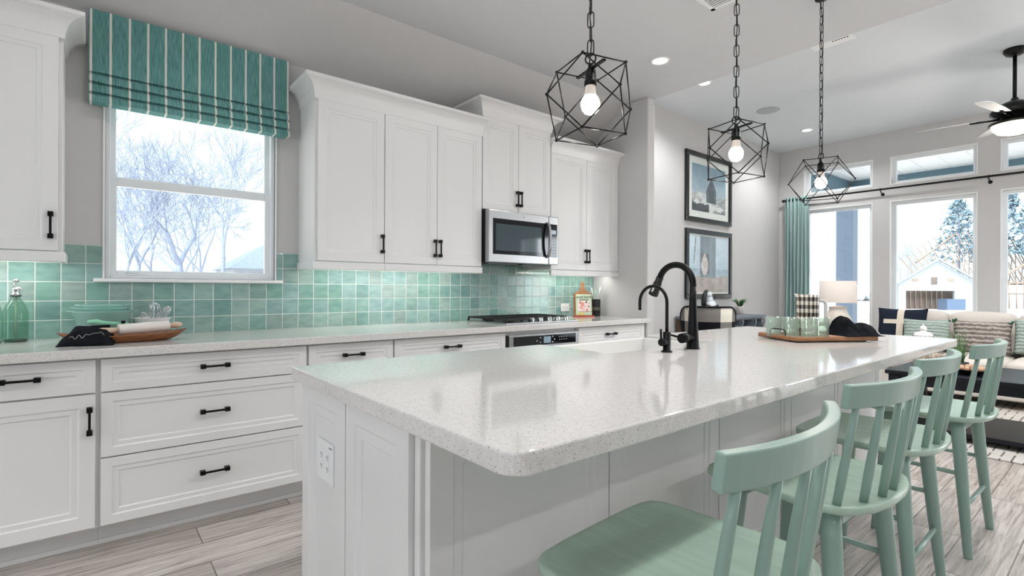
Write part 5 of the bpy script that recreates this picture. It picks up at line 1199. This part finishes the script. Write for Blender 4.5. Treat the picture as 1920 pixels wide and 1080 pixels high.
def cross_mat():
    m, nt, p = principled('black_with_cream_cross'); L = nt.links.new; tc = N(nt, 'ShaderNodeTexCoord'); sp = N(nt, 'ShaderNodeSeparateXYZ'); L(tc.outputs['Object'], sp.inputs[0])
    h = math_(nt, 'MULTIPLY', math_(nt, 'LESS_THAN', math_(nt, 'ABSOLUTE', math_(nt, 'SUBTRACT', sp.outputs[2], 0.055)), 0.026), math_(nt, 'LESS_THAN', math_(nt, 'ABSOLUTE', sp.outputs[1]), 0.17))
    v = math_(nt, 'LESS_THAN', math_(nt, 'ABSOLUTE', sp.outputs[1]), 0.034)
    L(mixrgb(nt, math_(nt, 'MAXIMUM', h, v), lin((36, 42, 54)), lin((226, 214, 198))), p.inputs['Base Color']); setin(p, 'Roughness', 0.9); setin(p, 'Specular IOR Level', 0.1); return m
def knit_mat(name, c1, c2, ax, fq, thr=None):
    m, nt, p = principled(name); L = nt.links.new; tc = N(nt, 'ShaderNodeTexCoord'); sp = N(nt, 'ShaderNodeSeparateXYZ'); L(tc.outputs['Object'], sp.inputs[0])
    nz = N(nt, 'ShaderNodeTexNoise'); L(tc.outputs['Object'], nz.inputs['Vector']); setin(nz, 'Scale', 26.0); setin(nz, 'Detail', 4.0)
    s = math_(nt, 'SINE', math_(nt, 'MULTIPLY_ADD', sp.outputs[ax], fq, math_(nt, 'MULTIPLY', nz.outputs['Fac'], 6.0)))
    s = math_(nt, 'MULTIPLY_ADD', s, 0.5, 0.5)
    L(mixrgb(nt, s, lin(c1), lin(c2)), p.inputs['Base Color']); setin(p, 'Roughness', 0.95); setin(p, 'Specular IOR Level', 0.05)
    bp = N(nt, 'ShaderNodeBump'); setin(bp, 'Strength', 0.8); setin(bp, 'Distance', 0.01); L(s, bp.inputs['Height']); L(bp.outputs[0], p.inputs['Normal']); return m
KN = knit_mat('sage_chunky_knit', (150, 166, 158), (182, 195, 187), 2, 170)
pillow('black square pillow with a cream cross at the left end of the sofa', 1.835, 0.738, 0.50, 0.47, 7.635, cross_mat())
pillow('sage green knitted lumbar pillow between the cross pillow and the striped pillow', 1.565, 0.685, 0.44, 0.34, 7.47, KN)
pillow('grey and taupe striped lumbar pillow with green corner tassels', 1.100, 0.685, 0.50, 0.34, 7.58, knit_mat('taupe_stripe_weave', (112, 103, 100), (190, 180, 172), 2, 130), tassels=M('green_tassel', (58, 112, 84), 0.9))
pillow('sage green knitted pillow at the right edge of the photo', 0.625, 0.700, 0.44, 0.37, 7.58, KN)

# coffee table, rug
t = thing('coffee_table', 'dark navy two-tier coffee table in front of the sofa', 'table', (5.65, 0.6, 0)); x0, x1, y0, y1 = 5.18, 6.12, -0.10, 1.36
bm = nb(); box(bm, x0, x1, y0, y1, 0.487, 0.52); obj('table_top', bm, NAVY, t, 0.006)
bm = nb(); q = 0.03
for b_ in ((x0+q, x1-q, y0+q, y0+q+0.02), (x0+q, x1-q, y1-q-0.02, y1-q), (x0+q, x0+q+0.02, y0+q, y1-q), (x1-q-0.02, x1-q, y0+q, y1-q)): box(bm, *b_, 0.41, 0.487)
obj('apron', bm, NAVY, t, 0.002)
for x in (x0+0.02, x1-0.10):
    for y in (y0+0.02, y1-0.10): bm = nb(); box(bm, x, x+0.08, y, y+0.08, 0.012, 0.487); obj('leg', bm, NAVY, t, 0.008)
bm = nb(); box(bm, x0+0.03, x1-0.03, y0+0.03, y1-0.03, 0.05, 0.085); obj('lower_shelf', bm, NAVY, t, 0.01)
def rug_mat():
    m, nt, p = principled('striped_woven_rug'); L = nt.links.new; tc = N(nt, 'ShaderNodeTexCoord'); sp = N(nt, 'ShaderNodeSeparateXYZ'); L(tc.outputs['Object'], sp.inputs[0])
    nz = N(nt, 'ShaderNodeTexNoise'); L(tc.outputs['Object'], nz.inputs['Vector']); setin(nz, 'Scale', 34.0); setin(nz, 'Detail', 4.0)
    # broken dark dashes running along x, rows spaced in y
    v = math_(nt, 'FRACT', math_(nt, 'DIVIDE', math_(nt, 'ADD', sp.outputs[1], math_(nt, 'MULTIPLY', nz.outputs['Fac'], 0.012)), 0.062))
    ln = math_(nt, 'LESS_THAN', v, 0.17)
    n2 = N(nt, 'ShaderNodeTexNoise'); mp = N(nt, 'ShaderNodeMapping'); L(tc.outputs['Object'], mp.inputs[0]); mp.inputs['Scale'].default_value = (9, 30, 1); L(mp.outputs[0], n2.inputs['Vector']); setin(n2, 'Scale', 1.0); setin(n2, 'Detail', 3.0)
    k = math_(nt, 'MULTIPLY', ln, math_(nt, 'GREATER_THAN', n2.outputs['Fac'], 0.47))
    base = mixrgb(nt, nz.outputs['Fac'], lin((186, 180, 174)), lin((224, 218, 210)))
    L(mixrgb(nt, k, base, lin((112, 107, 104))), p.inputs['Base Color']); setin(p, 'Roughness', 0.95); setin(p, 'Specular IOR Level', 0.05)
    bp = N(nt, 'ShaderNodeBump'); setin(bp, 'Strength', 0.6); setin(bp, 'Distance', 0.006); L(math_(nt, 'SUBTRACT', nz.outputs['Fac'], k), bp.inputs['Height']); L(bp.outputs[0], p.inputs['Normal']); return m
bm = nb(); box(bm, 4.92, 7.5, -1.3, 2.2, 0.0005, 0.011); o_ = obj('area_rug', bm, rug_mat(), None, 0.004); tag(o_, 'cream and charcoal striped woven rug under the coffee table', 'rug')

# things on the coffee table
ZT = 0.5205
t = thing('ginger_jar', 'white pierced ceramic jar with domed lid on the coffee table', 'jar', (5.62, 1.195, ZT))
bm = nb(); lathe(bm, [(0, ZT), (0.06, ZT), (0.065, ZT+0.01), (0.092, ZT+0.09), (0.095, ZT+0.14), (0.085, ZT+0.20), (0.072, ZT+0.225), (0, ZT+0.225)], (5.62, 1.195, 0), 36); obj('jar_body', bm, CERAM, t)
bm = nb(); z = ZT+0.225; lathe(bm, [(0, z), (0.092, z), (0.096, z+0.006), (0.088, z+0.014), (0.074, z+0.03), (0.070, z+0.056), (0.055, z+0.075), (0.03, z+0.082), (0.02, z+0.084), (0.026, z+0.098), (0.027, z+0.112), (0.018, z+0.128), (0.008, z+0.136), (0.0, z+0.148)], (5.62, 1.195, 0), 36); ld = obj('lid', bm, CERAM, t)
bm = nb()
for i in range(26):
    a = 2*PI*i/26; c, s = math.cos(a), math.sin(a)
    for dz in (0.038, 0.047): ball(bm, (5.62+c*0.0715, 1.195+s*0.0715, z+dz), 0.0042, 6)
obj('pierced_hole', bm, M('pierced_shadow', (120, 112, 108), 0.8), ld)
t = thing('grass_plant', 'slender green grass plant in a dark pot on the coffee table', 'plant', (5.62, 0.95, ZT)); random.seed(11)
bm = nb(); lathe(bm, [(0, ZT), (0.05, ZT), (0.06, ZT+0.07), (0.055, ZT+0.07), (0.05, ZT+0.06), (0, ZT+0.06)], (5.62, 0.95, 0), 20); obj('pot', bm, MATTE, t)
bm = nb()
for i in range(36):
    a = random.uniform(0, 2*PI); L_ = random.uniform(0.16, 0.36) if i % 3 else random.uniform(0.10, 0.16); b_ = random.uniform(0.2, 0.8); c, s = math.cos(a), math.sin(a); base = Vector((5.62+c*0.02, 0.95+s*0.02, ZT+0.055))
    tube(bm, [base, base+Vector((c*L_*0.12*b_, s*L_*0.12*b_, L_*0.45)), base+Vector((c*L_*0.4*b_, s*L_*0.4*b_, L_*0.8)), base+Vector((c*L_*0.8*b_, s*L_*0.8*b_, L_*(1-0.3*b_)))], [0.003, 0.003, 0.0022, 0.0006], 5)
obj('blades', bm, M('grass_green', (104, 150, 92), 0.5, vary=0.35, vscale=14), t)
t = thing('bead_bowl', 'shallow black bowl with a string of wooden beads on the coffee table', 'bowl', (5.44, 0.845, ZT))
bm = nb(); lathe(bm, [(0, ZT), (0.06, ZT), (0.11, ZT+0.035), (0.115, ZT+0.04), (0.108, ZT+0.04), (0.06, ZT+0.01), (0, ZT+0.008)], (5.44, 0.845, 0), 28); obj('bowl_body', bm, MATTE, t)
t = thing('bead_garland', 'string of large pale wooden beads coiled in the black bowl', 'beads', (5.44, 0.845, ZT+0.05))
for i in range(15):
    a = 2*PI*i/11; r = 0.074 if i < 11 else 0.03; bm = nb(); ball(bm, (5.44+r*math.cos(a), 0.845+r*math.sin(a), ZT+(0.046 if i < 11 else 0.055)), 0.0205, 12); obj('bead', bm, M('wood_bead', (206, 166, 132), 0.5, vary=0.2) if 'wood_bead' not in bpy.data.materials else bpy.data.materials['wood_bead'], t)
t = thing('wicker_basket', 'low beige woven basket on the coffee table behind the third stool', 'basket', (5.47, 1.10, ZT))
bm = nb(); lathe(bm, [(0, ZT), (0.09, ZT), (0.12, ZT+0.06), (0.128, ZT+0.10), (0.118, ZT+0.10), (0.108, ZT+0.06), (0.08, ZT+0.012), (0, ZT+0.012)], (5.47, 1.10, 0), 28); obj('basket_body', bm, M('woven_seagrass', (200, 184, 160), 0.8, vary=0.4, vscale=12, stretch=(1, 1, 8), bump=0.5, bscale=90), t)
bm = nb(); random.seed(5)
for i in range(50):
    a = random.uniform(0, 2*PI); r = random.uniform(0, 0.09); c, s = math.cos(a), math.sin(a); b_ = Vector((5.47+c*r, 1.10+s*r, ZT+0.06)); tube(bm, [b_, b_+Vector((c*0.03, s*0.03, 0.05)), b_+Vector((c*0.07+random.uniform(-.02, .02), s*0.07, 0.065+random.uniform(0, .02)))], [0.003, 0.004, 0.001], 5)
obj('dried_grass', bm, M('dried_grass', (196, 180, 160), 0.9, vary=0.3), t)

# ============================================================ outdoors
GZ = -0.70
DIRT = M('pale_bare_ground', (214, 205, 198), 0.95, spec=0.05, vary=0.14, vscale=0.5)
bm = nb(); n = 60
def gh(x, y): return GZ + 0.10*(vnoise(x*0.35, y*0.35, 9)-0.5)
for x0, x1, y0, y1, k in ((12.4, 120, -60, 90, 54), (-60, 12.4, 5.0, 90, 40)):
    g = [[bm.verts.new((x0+(x1-x0)*i/k, y0+(y1-y0)*j/k, gh(x0+(x1-x0)*i/k, y0+(y1-y0)*j/k))) for i in range(k+1)] for j in range(k+1)]
    for j in range(k):
        for i in range(k): f = bm.faces.new((g[j][i], g[j][i+1], g[j+1][i+1], g[j+1][i])); f.smooth = True
tag(obj('ground', bm, DIRT), 'pale bare building-site ground outside the windows', 'ground', kind='structure')
POST = M('slate_blue_porch_paint', (138, 156, 180), 0.6, vary=0.06)
BEAM = M('teal_grey_porch_paint', (92, 122, 136), 0.6, vary=0.06)
SOFFIT = M('white_porch_boards', (236, 240, 244), 0.6, vary=0.02)
t = thing('porch', 'covered back porch with slate blue post and beams outside the windows', 'porch', (10.3, 0, 0))
bm = nb(); box(bm, XW+0.151, 12.3, -5.0, 4.3, -0.12, -0.03); obj('porch_slab', bm, M('porch_concrete', (206, 204, 200), 0.8, vary=0.08), t)
for y in (3.66, -4.6): bm = nb(); box(bm, 11.85, 12.15, y, y+0.30, -0.03, 3.02); box(bm, 11.82, 12.18, y-0.03, y+0.33, -0.03, 0.16); box(bm, 11.82, 12.18, y-0.03, y+0.33, 2.9, 3.02); obj('porch_post', bm, POST, t, 0.01)
bm = nb(); box(bm, 11.88, 12.12, -5.0, 4.0, 3.02, 3.38); obj('porch_beam', bm, BEAM, t, 0.006)
bm = nb(); box(bm, XW+0.151, 11.88, 3.72, 3.92, 3.02, 3.38); obj('porch_beam', bm, BEAM, t, 0.006)
bm = nb(); box(bm, XW+0.151, 12.6, -5.2, 4.3, 3.38, 3.45)
for i in range(26): y = -5.1+i*0.36; box(bm, XW+0.151, 11.88, y, y+0.008, 3.372, 3.38)
obj('porch_ceiling', bm, SOFFIT, t)
bm = nb()
# tree builder
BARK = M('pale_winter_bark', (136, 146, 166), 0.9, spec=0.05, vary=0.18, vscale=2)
def bare_tree(name, label, base, h, seed, spread=0.55, lean=(0, 0), depth=6, mat=None, group='bare trees outside the kitchen window', r0=None, split=0.32):
    rnd = random.Random(seed); trunk = nb(); tw = nb()
    r0 = r0 or h*0.022
    def grow(p, d, L, r, lv):
        n = 3; pts = [p]; q = p.copy(); dd = d.copy()
        for i in range(n):
            dd = (dd + Vector((rnd.uniform(-1, 1), rnd.uniform(-1, 1), rnd.uniform(-0.5, 0.7)))*0.17).normalized(); q = q + dd*(L/n); pts.append(q.copy())
        r1 = r*0.62
        tube(trunk if lv < 1 else tw, pts, [max(0.012, r+(r1-r)*i/n) for i in range(n+1)], 6 if lv < 2 else (4 if lv < 4 else 3), cap=False)
        if lv >= depth: return
        m = 2 if rnd.random() < 0.45 else 3
        a0 = rnd.uniform(0, 2*PI)
        for k in range(m):
            a = a0 + 2*PI*k/m + rnd.uniform(-0.5, 0.5); x = dd.orthogonal().normalized(); y = dd.cross(x); s = spread*rnd.uniform(0.6, 1.35)
            nd = (dd + (x*math.cos(a)+y*math.sin(a))*s + Vector((0, 0, 0.10))).normalized()
            grow(q if k < 2 or lv == 0 else pts[-2], nd, L*rnd.uniform(0.62, 0.86), r1*rnd.uniform(0.62, 0.85), lv+1)
        if lv > 0 and rnd.random() < 0.6:
            a = rnd.uniform(0, 2*PI); x = dd.orthogonal().normalized(); y = dd.cross(x); grow(pts[1], (dd+(x*math.cos(a)+y*math.sin(a))*0.9).normalized(), L*0.5, r*0.35, min(depth, lv+2))
    grow(Vector(base), Vector((lean[0], lean[1], 1)).normalized(), h*split, r0, 0)
    t = thing(name, label, 'tree', base, group)
    obj('trunk', trunk, mat or BARK, t, recalc=False); obj('branches', tw, mat or BARK, t, recalc=False)
tr = [('big bare tree with spreading limbs in the middle of the kitchen window', (4.20, 35.3), 10.5, 21, 0.62, (0, 0), 7, 0.27, 0.30),
      ('tall slim bare tree right of the big one in the kitchen window', (5.95, 33.9), 12.0, 4, 0.45, (0.10, 0), 6, 0.15, 0.30),
      ('bare tree left of the big one in the kitchen window', (2.3, 36.5), 10.8, 8, 0.5, (-0.05, 0), 6, 0.16, 0.29),
      ('bare tree at the left side of the kitchen window', (1.0, 33.0), 11.0, 15, 0.5, (0.05, 0), 6, 0.14, 0.29),
      ('thin bare tree behind the big one', (3.7, 44.0), 11.0, 31, 0.5, (0, 0), 5, 0.13, 0.28),
      ('thin bare tree far back at the left of the kitchen window', (1.6, 47.0), 11.5, 37, 0.5, (0, 0), 5, 0.13, 0.28),
      ('thin bare tree far back left of the house in the kitchen window', (7.0, 46.0), 11.0, 44, 0.5, (0, 0), 5, 0.13, 0.28),
      ('slender bare tree beside the house in the kitchen window', (6.0, 50.0), 11.0, 52, 0.5, (0, 0), 5, 0.12, 0.28),
      ('bare tree far back in the centre of the kitchen window', (5.2, 41.0), 9.8, 66, 0.5, (0.03, 0), 5, 0.12, 0.28)]
for lab, (x, y), h, sd, spd, ln, dp, r0, spl in tr:
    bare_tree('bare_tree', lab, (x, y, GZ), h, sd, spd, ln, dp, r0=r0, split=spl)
t = thing('leaning_branch', 'broken limb leaning at the foot of the big bare tree', 'branch', (3.0, 31.0, GZ))
bm = nb(); tube(bm, [(3.9, 31.0, 1.2), (3.3, 31.2, 2.0), (2.85, 31.3, 2.5), (2.35, 31.5, 3.05), (2.2, 31.5, 3.6)], [0.07, 0.06, 0.055, 0.04, 0.015], 8); tube(bm, [(3.9, 31.0, 1.2), (4.05, 31.0, 0.0), (4.1, 31.0, GZ)], [0.07, 0.08, 0.08], 8); obj('limb', bm, BARK, t)
# neighbour house seen through the kitchen window
t = thing('neighbour_house', 'white house with grey roof behind the bare trees in the kitchen window', 'house', (12.5, 50.0, GZ))
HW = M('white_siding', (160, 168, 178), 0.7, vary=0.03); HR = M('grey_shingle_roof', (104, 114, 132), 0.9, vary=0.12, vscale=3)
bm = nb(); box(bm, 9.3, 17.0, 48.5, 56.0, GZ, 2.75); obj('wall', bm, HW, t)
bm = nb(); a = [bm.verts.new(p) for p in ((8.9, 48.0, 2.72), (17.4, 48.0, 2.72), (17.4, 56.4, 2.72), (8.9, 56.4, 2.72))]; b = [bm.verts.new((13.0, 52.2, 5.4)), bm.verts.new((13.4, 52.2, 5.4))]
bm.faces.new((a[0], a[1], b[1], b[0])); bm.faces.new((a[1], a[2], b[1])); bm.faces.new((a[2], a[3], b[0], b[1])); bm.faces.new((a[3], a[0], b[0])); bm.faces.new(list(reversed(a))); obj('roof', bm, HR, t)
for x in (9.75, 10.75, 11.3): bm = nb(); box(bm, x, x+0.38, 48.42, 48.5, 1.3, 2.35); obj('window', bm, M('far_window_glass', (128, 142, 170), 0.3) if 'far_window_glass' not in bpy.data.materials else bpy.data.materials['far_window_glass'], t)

# house under construction seen through the living room windows
c0 = Vector((60.77, 14.85, 0)); c1 = Vector((66.59, 10.08, 0)); hu = (c1-c0).normalized(); hn = Vector((-hu.y, hu.x, 0)); hn = hn if hn.x > 0 else -hn; HWd = (c1-c0).length
def hp(u, d, z): q = c0 + hu*u + hn*d; return (q.x, q.y, z)
t = thing('unfinished_house', 'house under construction with wrapped gable, open garage and bare rafters', 'house', tuple(c0)[:2]+(GZ,))
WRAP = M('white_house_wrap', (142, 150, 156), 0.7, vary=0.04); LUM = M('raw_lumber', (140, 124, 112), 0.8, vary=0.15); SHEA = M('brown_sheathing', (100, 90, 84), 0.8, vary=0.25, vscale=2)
def hquad(bm, pts, th=0.2):
    a = [bm.verts.new(hp(u, 0, z)) for u, z in pts]; b = [bm.verts.new(hp(u, th, z)) for u, z in pts]; bm.faces.new(a); bm.faces.new(list(reversed(b)))
    for i in range(len(a)): bm.faces.new((a[i], a[(i+1) % len(a)], b[(i+1) % len(b)], b[i]))
g0, g1, gt = 0.72, 5.45, 1.12
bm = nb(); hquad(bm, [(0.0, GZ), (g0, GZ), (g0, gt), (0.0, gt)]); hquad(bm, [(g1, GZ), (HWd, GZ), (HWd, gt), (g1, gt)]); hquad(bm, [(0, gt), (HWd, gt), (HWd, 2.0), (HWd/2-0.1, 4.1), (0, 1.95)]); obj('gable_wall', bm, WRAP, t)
bm = nb(); box(bm, 0, 0, 0, 0, 0, 0) if False else None
def hbar(bm, p, q, r=0.07): tube(bm, [Vector(p), Vector(q)], r, 4)
hbar(bm, hp(-0.4, -0.3, 1.75), hp(HWd/2-0.1, -0.3, 4.22), 0.11); hbar(bm, hp(HWd/2-0.1, -0.3, 4.22), hp(HWd+0.4, -0.3, 1.8), 0.11); obj('roof_edge', bm, M('grey_fascia', (140, 150, 160), 0.7), t)
for u in (1.6, 5.1): bm = nb(); hquad(bm, [(u-0.3, 2.05), (u+0.3, 2.05), (u+0.3, 2.3), (u-0.3, 2.3)], 0.02); [setattr(v, 'co', v.co - hn*0.03) for v in bm.verts]; obj('attic_vent', bm, LUM, t)
bm = nb(); hquad(bm, [(3.15, 1.75), (3.75, 1.75), (3.75, 2.45), (3.15, 2.45)], 0.02); [setattr(v, 'co', v.co - hn*0.03) for v in bm.verts]; obj('gable_window', bm, SHEA, t)
bm = nb(); a = [bm.verts.new(hp(u, 1.3, z)) for u, z in ((0, GZ), (HWd, GZ), (HWd, 1.9), (0, 1.9))]; bm.faces.new(a); obj('garage_back_wall', bm, SHEA, t)
for i in range(9): u = g0+0.3+i*0.52; bm = nb(); hbar(bm, hp(u, 1.15, GZ), hp(u, 1.15, 1.1), 0.05); obj('stud', bm, LUM, t)
bm = nb(); hquad(bm, [(HWd, GZ), (HWd+9, GZ), (HWd+9, 1.75), (HWd, 1.75)], 0.2); [setattr(v, 'co', v.co + hn*2.0) for v in bm.verts]; obj('side_wall', bm, WRAP, t)
bm = nb(); hquad(bm, [(HWd+0.9, GZ), (HWd+2.3, GZ), (HWd+2.3, 1.5), (HWd+0.9, 1.5)], 0.05); [setattr(v, 'co', v.co + hn*1.9) for v in bm.verts]; obj('doorway', bm, SHEA, t)
bm = nb()
for i in range(20):
    u = HWd-3.0+i*0.62; pk = 4.4+min(3.2, max(0, (u-4.0)*0.62)); hbar(bm, hp(u, 2.5, 1.8), hp(u+0.9, 7.0, pk), 0.06)
    if i % 2: hbar(bm, hp(u, 4.5, 1.8), hp(u+0.4, 4.6, 1.8+(pk-1.8)*0.45), 0.05); hbar(bm, hp(u-0.5, 4.5, 1.8), hp(u+0.5, 5.6, 1.8+(pk-1.8)*0.7), 0.045)
hbar(bm, hp(3.6, 2.5, 4.0), hp(HWd+4, 7, 7.4), 0.09); hbar(bm, hp(HWd-1, 2.4, 1.85), hp(HWd+9, 2.4, 1.85), 0.1)
obj('roof_framing', bm, LUM, t)
for i in range(4): u = HWd+10+i*0.0; 
t = thing('framed_house', 'bare lumber house frame seen in the window at the right edge', 'house', hp(15.0, 2, GZ))
bm = nb()
for i in range(12):
    u = 11.2+i*0.75; hbar(bm, hp(u, 2, GZ), hp(u, 2, 2.0), 0.07); hbar(bm, hp(u, 2, 2.0), hp(u+0.8, 5, 5.5+0.25*i*(1 if i < 6 else 0)), 0.06)
for z in (GZ+0.05, 0.9, 2.0): hbar(bm, hp(11.2, 2, z), hp(20.0, 2, z), 0.07)
hbar(bm, hp(10.6, 1.7, 1.9), hp(14.0, 1.7, 3.9), 0.12); hbar(bm, hp(14.0, 1.7, 3.9), hp(17.5, 1.7, 1.9), 0.12); obj('lumber_frame', bm, LUM, t)
t = thing('dumpster', 'blue construction dumpster in the open garage', 'dumpster', hp(4.4, -0.9, GZ))
bm = nb(); a = [hp(u, d, z) for z in (GZ, 0.35) for u, d in ((3.55, -1.4), (5.3, -1.4), (5.3, -0.3), (3.55, -0.3))]; v = [bm.verts.new(p) for p in a]
for f in ((3, 2, 1, 0), (4, 5, 6, 7), (0, 1, 5, 4), (1, 2, 6, 5), (2, 3, 7, 6), (3, 0, 4, 7)): bm.faces.new([v[i] for i in f])
obj('dumpster_body', bm, M('blue_dumpster_paint', (76, 94, 118), 0.6, vary=0.08), t)
PILE = M('pale_dirt_pile', (150, 138, 132), 0.95, spec=0.05, vary=0.25, vscale=2)
for i, (x, y, r, h) in enumerate(((44.0, 6.6, 2.6, 0.75), (38.0, 10.6, 2.2, 0.5), (30.5, 9.8, 1.6, 0.4), (42.0, 0.8, 2.4, 0.8))):
    bm = nb(); g = []; k = 16
    for j in range(k+1):
        row = []
        for q in range(k+1): u, v = -1+2*q/k, -1+2*j/k; d = min(1, math.hypot(u, v)); row.append(bm.verts.new((x+u*r, y+v*r, GZ-0.06+h*(1-d)**0.8*(0.7+0.6*vnoise(u*3+i, v*3, 4)))))
        g.append(row)
    for j in range(k):
        for q in range(k): bm.faces.new((g[j][q], g[j][q+1], g[j+1][q+1], g[j+1][q]))
    tag(obj('dirt_pile', bm, PILE, smooth=True), ('pale dirt pile in front of the wrapped gable house', 'low dirt pile left of the gable house', 'small dirt mound nearest the porch', 'dirt pile before the bare lumber frame')[i], 'dirt pile')
# blue-green pines and one bare tree behind the houses
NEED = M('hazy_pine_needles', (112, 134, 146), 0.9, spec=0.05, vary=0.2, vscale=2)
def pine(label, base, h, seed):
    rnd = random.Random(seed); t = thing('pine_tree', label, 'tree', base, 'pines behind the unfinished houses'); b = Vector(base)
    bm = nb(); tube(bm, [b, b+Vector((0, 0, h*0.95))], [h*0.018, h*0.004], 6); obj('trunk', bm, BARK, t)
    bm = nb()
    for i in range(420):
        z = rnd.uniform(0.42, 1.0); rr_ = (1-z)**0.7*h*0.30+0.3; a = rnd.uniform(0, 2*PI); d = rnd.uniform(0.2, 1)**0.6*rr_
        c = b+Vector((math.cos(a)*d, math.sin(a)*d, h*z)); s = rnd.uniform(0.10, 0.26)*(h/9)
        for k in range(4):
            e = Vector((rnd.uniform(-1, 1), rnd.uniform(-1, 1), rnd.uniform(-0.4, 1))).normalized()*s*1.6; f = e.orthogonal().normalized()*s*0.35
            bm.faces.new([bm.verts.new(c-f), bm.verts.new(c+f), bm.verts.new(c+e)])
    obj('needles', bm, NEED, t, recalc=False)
def ray_at(u, dist):     # plan direction helper for far trees: bearing in degrees from +y
    return (math.sin(math.radians(u))*dist, math.cos(math.radians(u))*dist)
for lab, br, ds, h, sd in (('hazy pine tree above the rafters, right side of the second tall window', 80.3, 78, 12.2, 1), ('hazy pine tree in the window at the right edge', 83.0, 74, 13.2, 2), ('tall hazy pine tree outside the right edge of the photo', 85.5, 76, 14.0, 3)):
    x, y = ray_at(br, ds); pine(lab, (x, y, GZ), h, sd)
x, y = ray_at(76.3, 85); bare_tree('bare_tree', 'small hazy bare tree left of the wrapped gable', (x, y, GZ), 7.5, 77, 0.5, (0, 0), 5, group='trees behind the unfinished houses', r0=0.13)
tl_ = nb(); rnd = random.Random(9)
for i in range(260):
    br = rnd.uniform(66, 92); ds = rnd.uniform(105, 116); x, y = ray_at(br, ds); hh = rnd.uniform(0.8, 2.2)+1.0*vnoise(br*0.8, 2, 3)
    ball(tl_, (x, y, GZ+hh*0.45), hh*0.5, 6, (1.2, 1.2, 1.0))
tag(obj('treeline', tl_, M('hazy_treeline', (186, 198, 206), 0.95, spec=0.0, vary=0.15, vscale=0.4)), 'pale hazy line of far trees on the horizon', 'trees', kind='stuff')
bm = nb(); tube(bm, [(14.2, 4.35, -0.1), (14.1, 4.05, 0.25), (14.0, 3.75, 0.45), (13.9, 3.45, 0.50), (13.8, 3.1, 0.38), (13.7, 2.8, 0.0), (13.65, 2.6, GZ+0.05)], 0.012, 8)
tube(bm, [(14.2, 4.35, -0.1), (14.25, 4.5, GZ+0.05)], 0.012, 8)
tag(obj('orange_hose', bm, M('faded_orange_plastic', (232, 150, 130), 0.6)), 'faded orange hose arching over the ground beside the porch', 'hose')
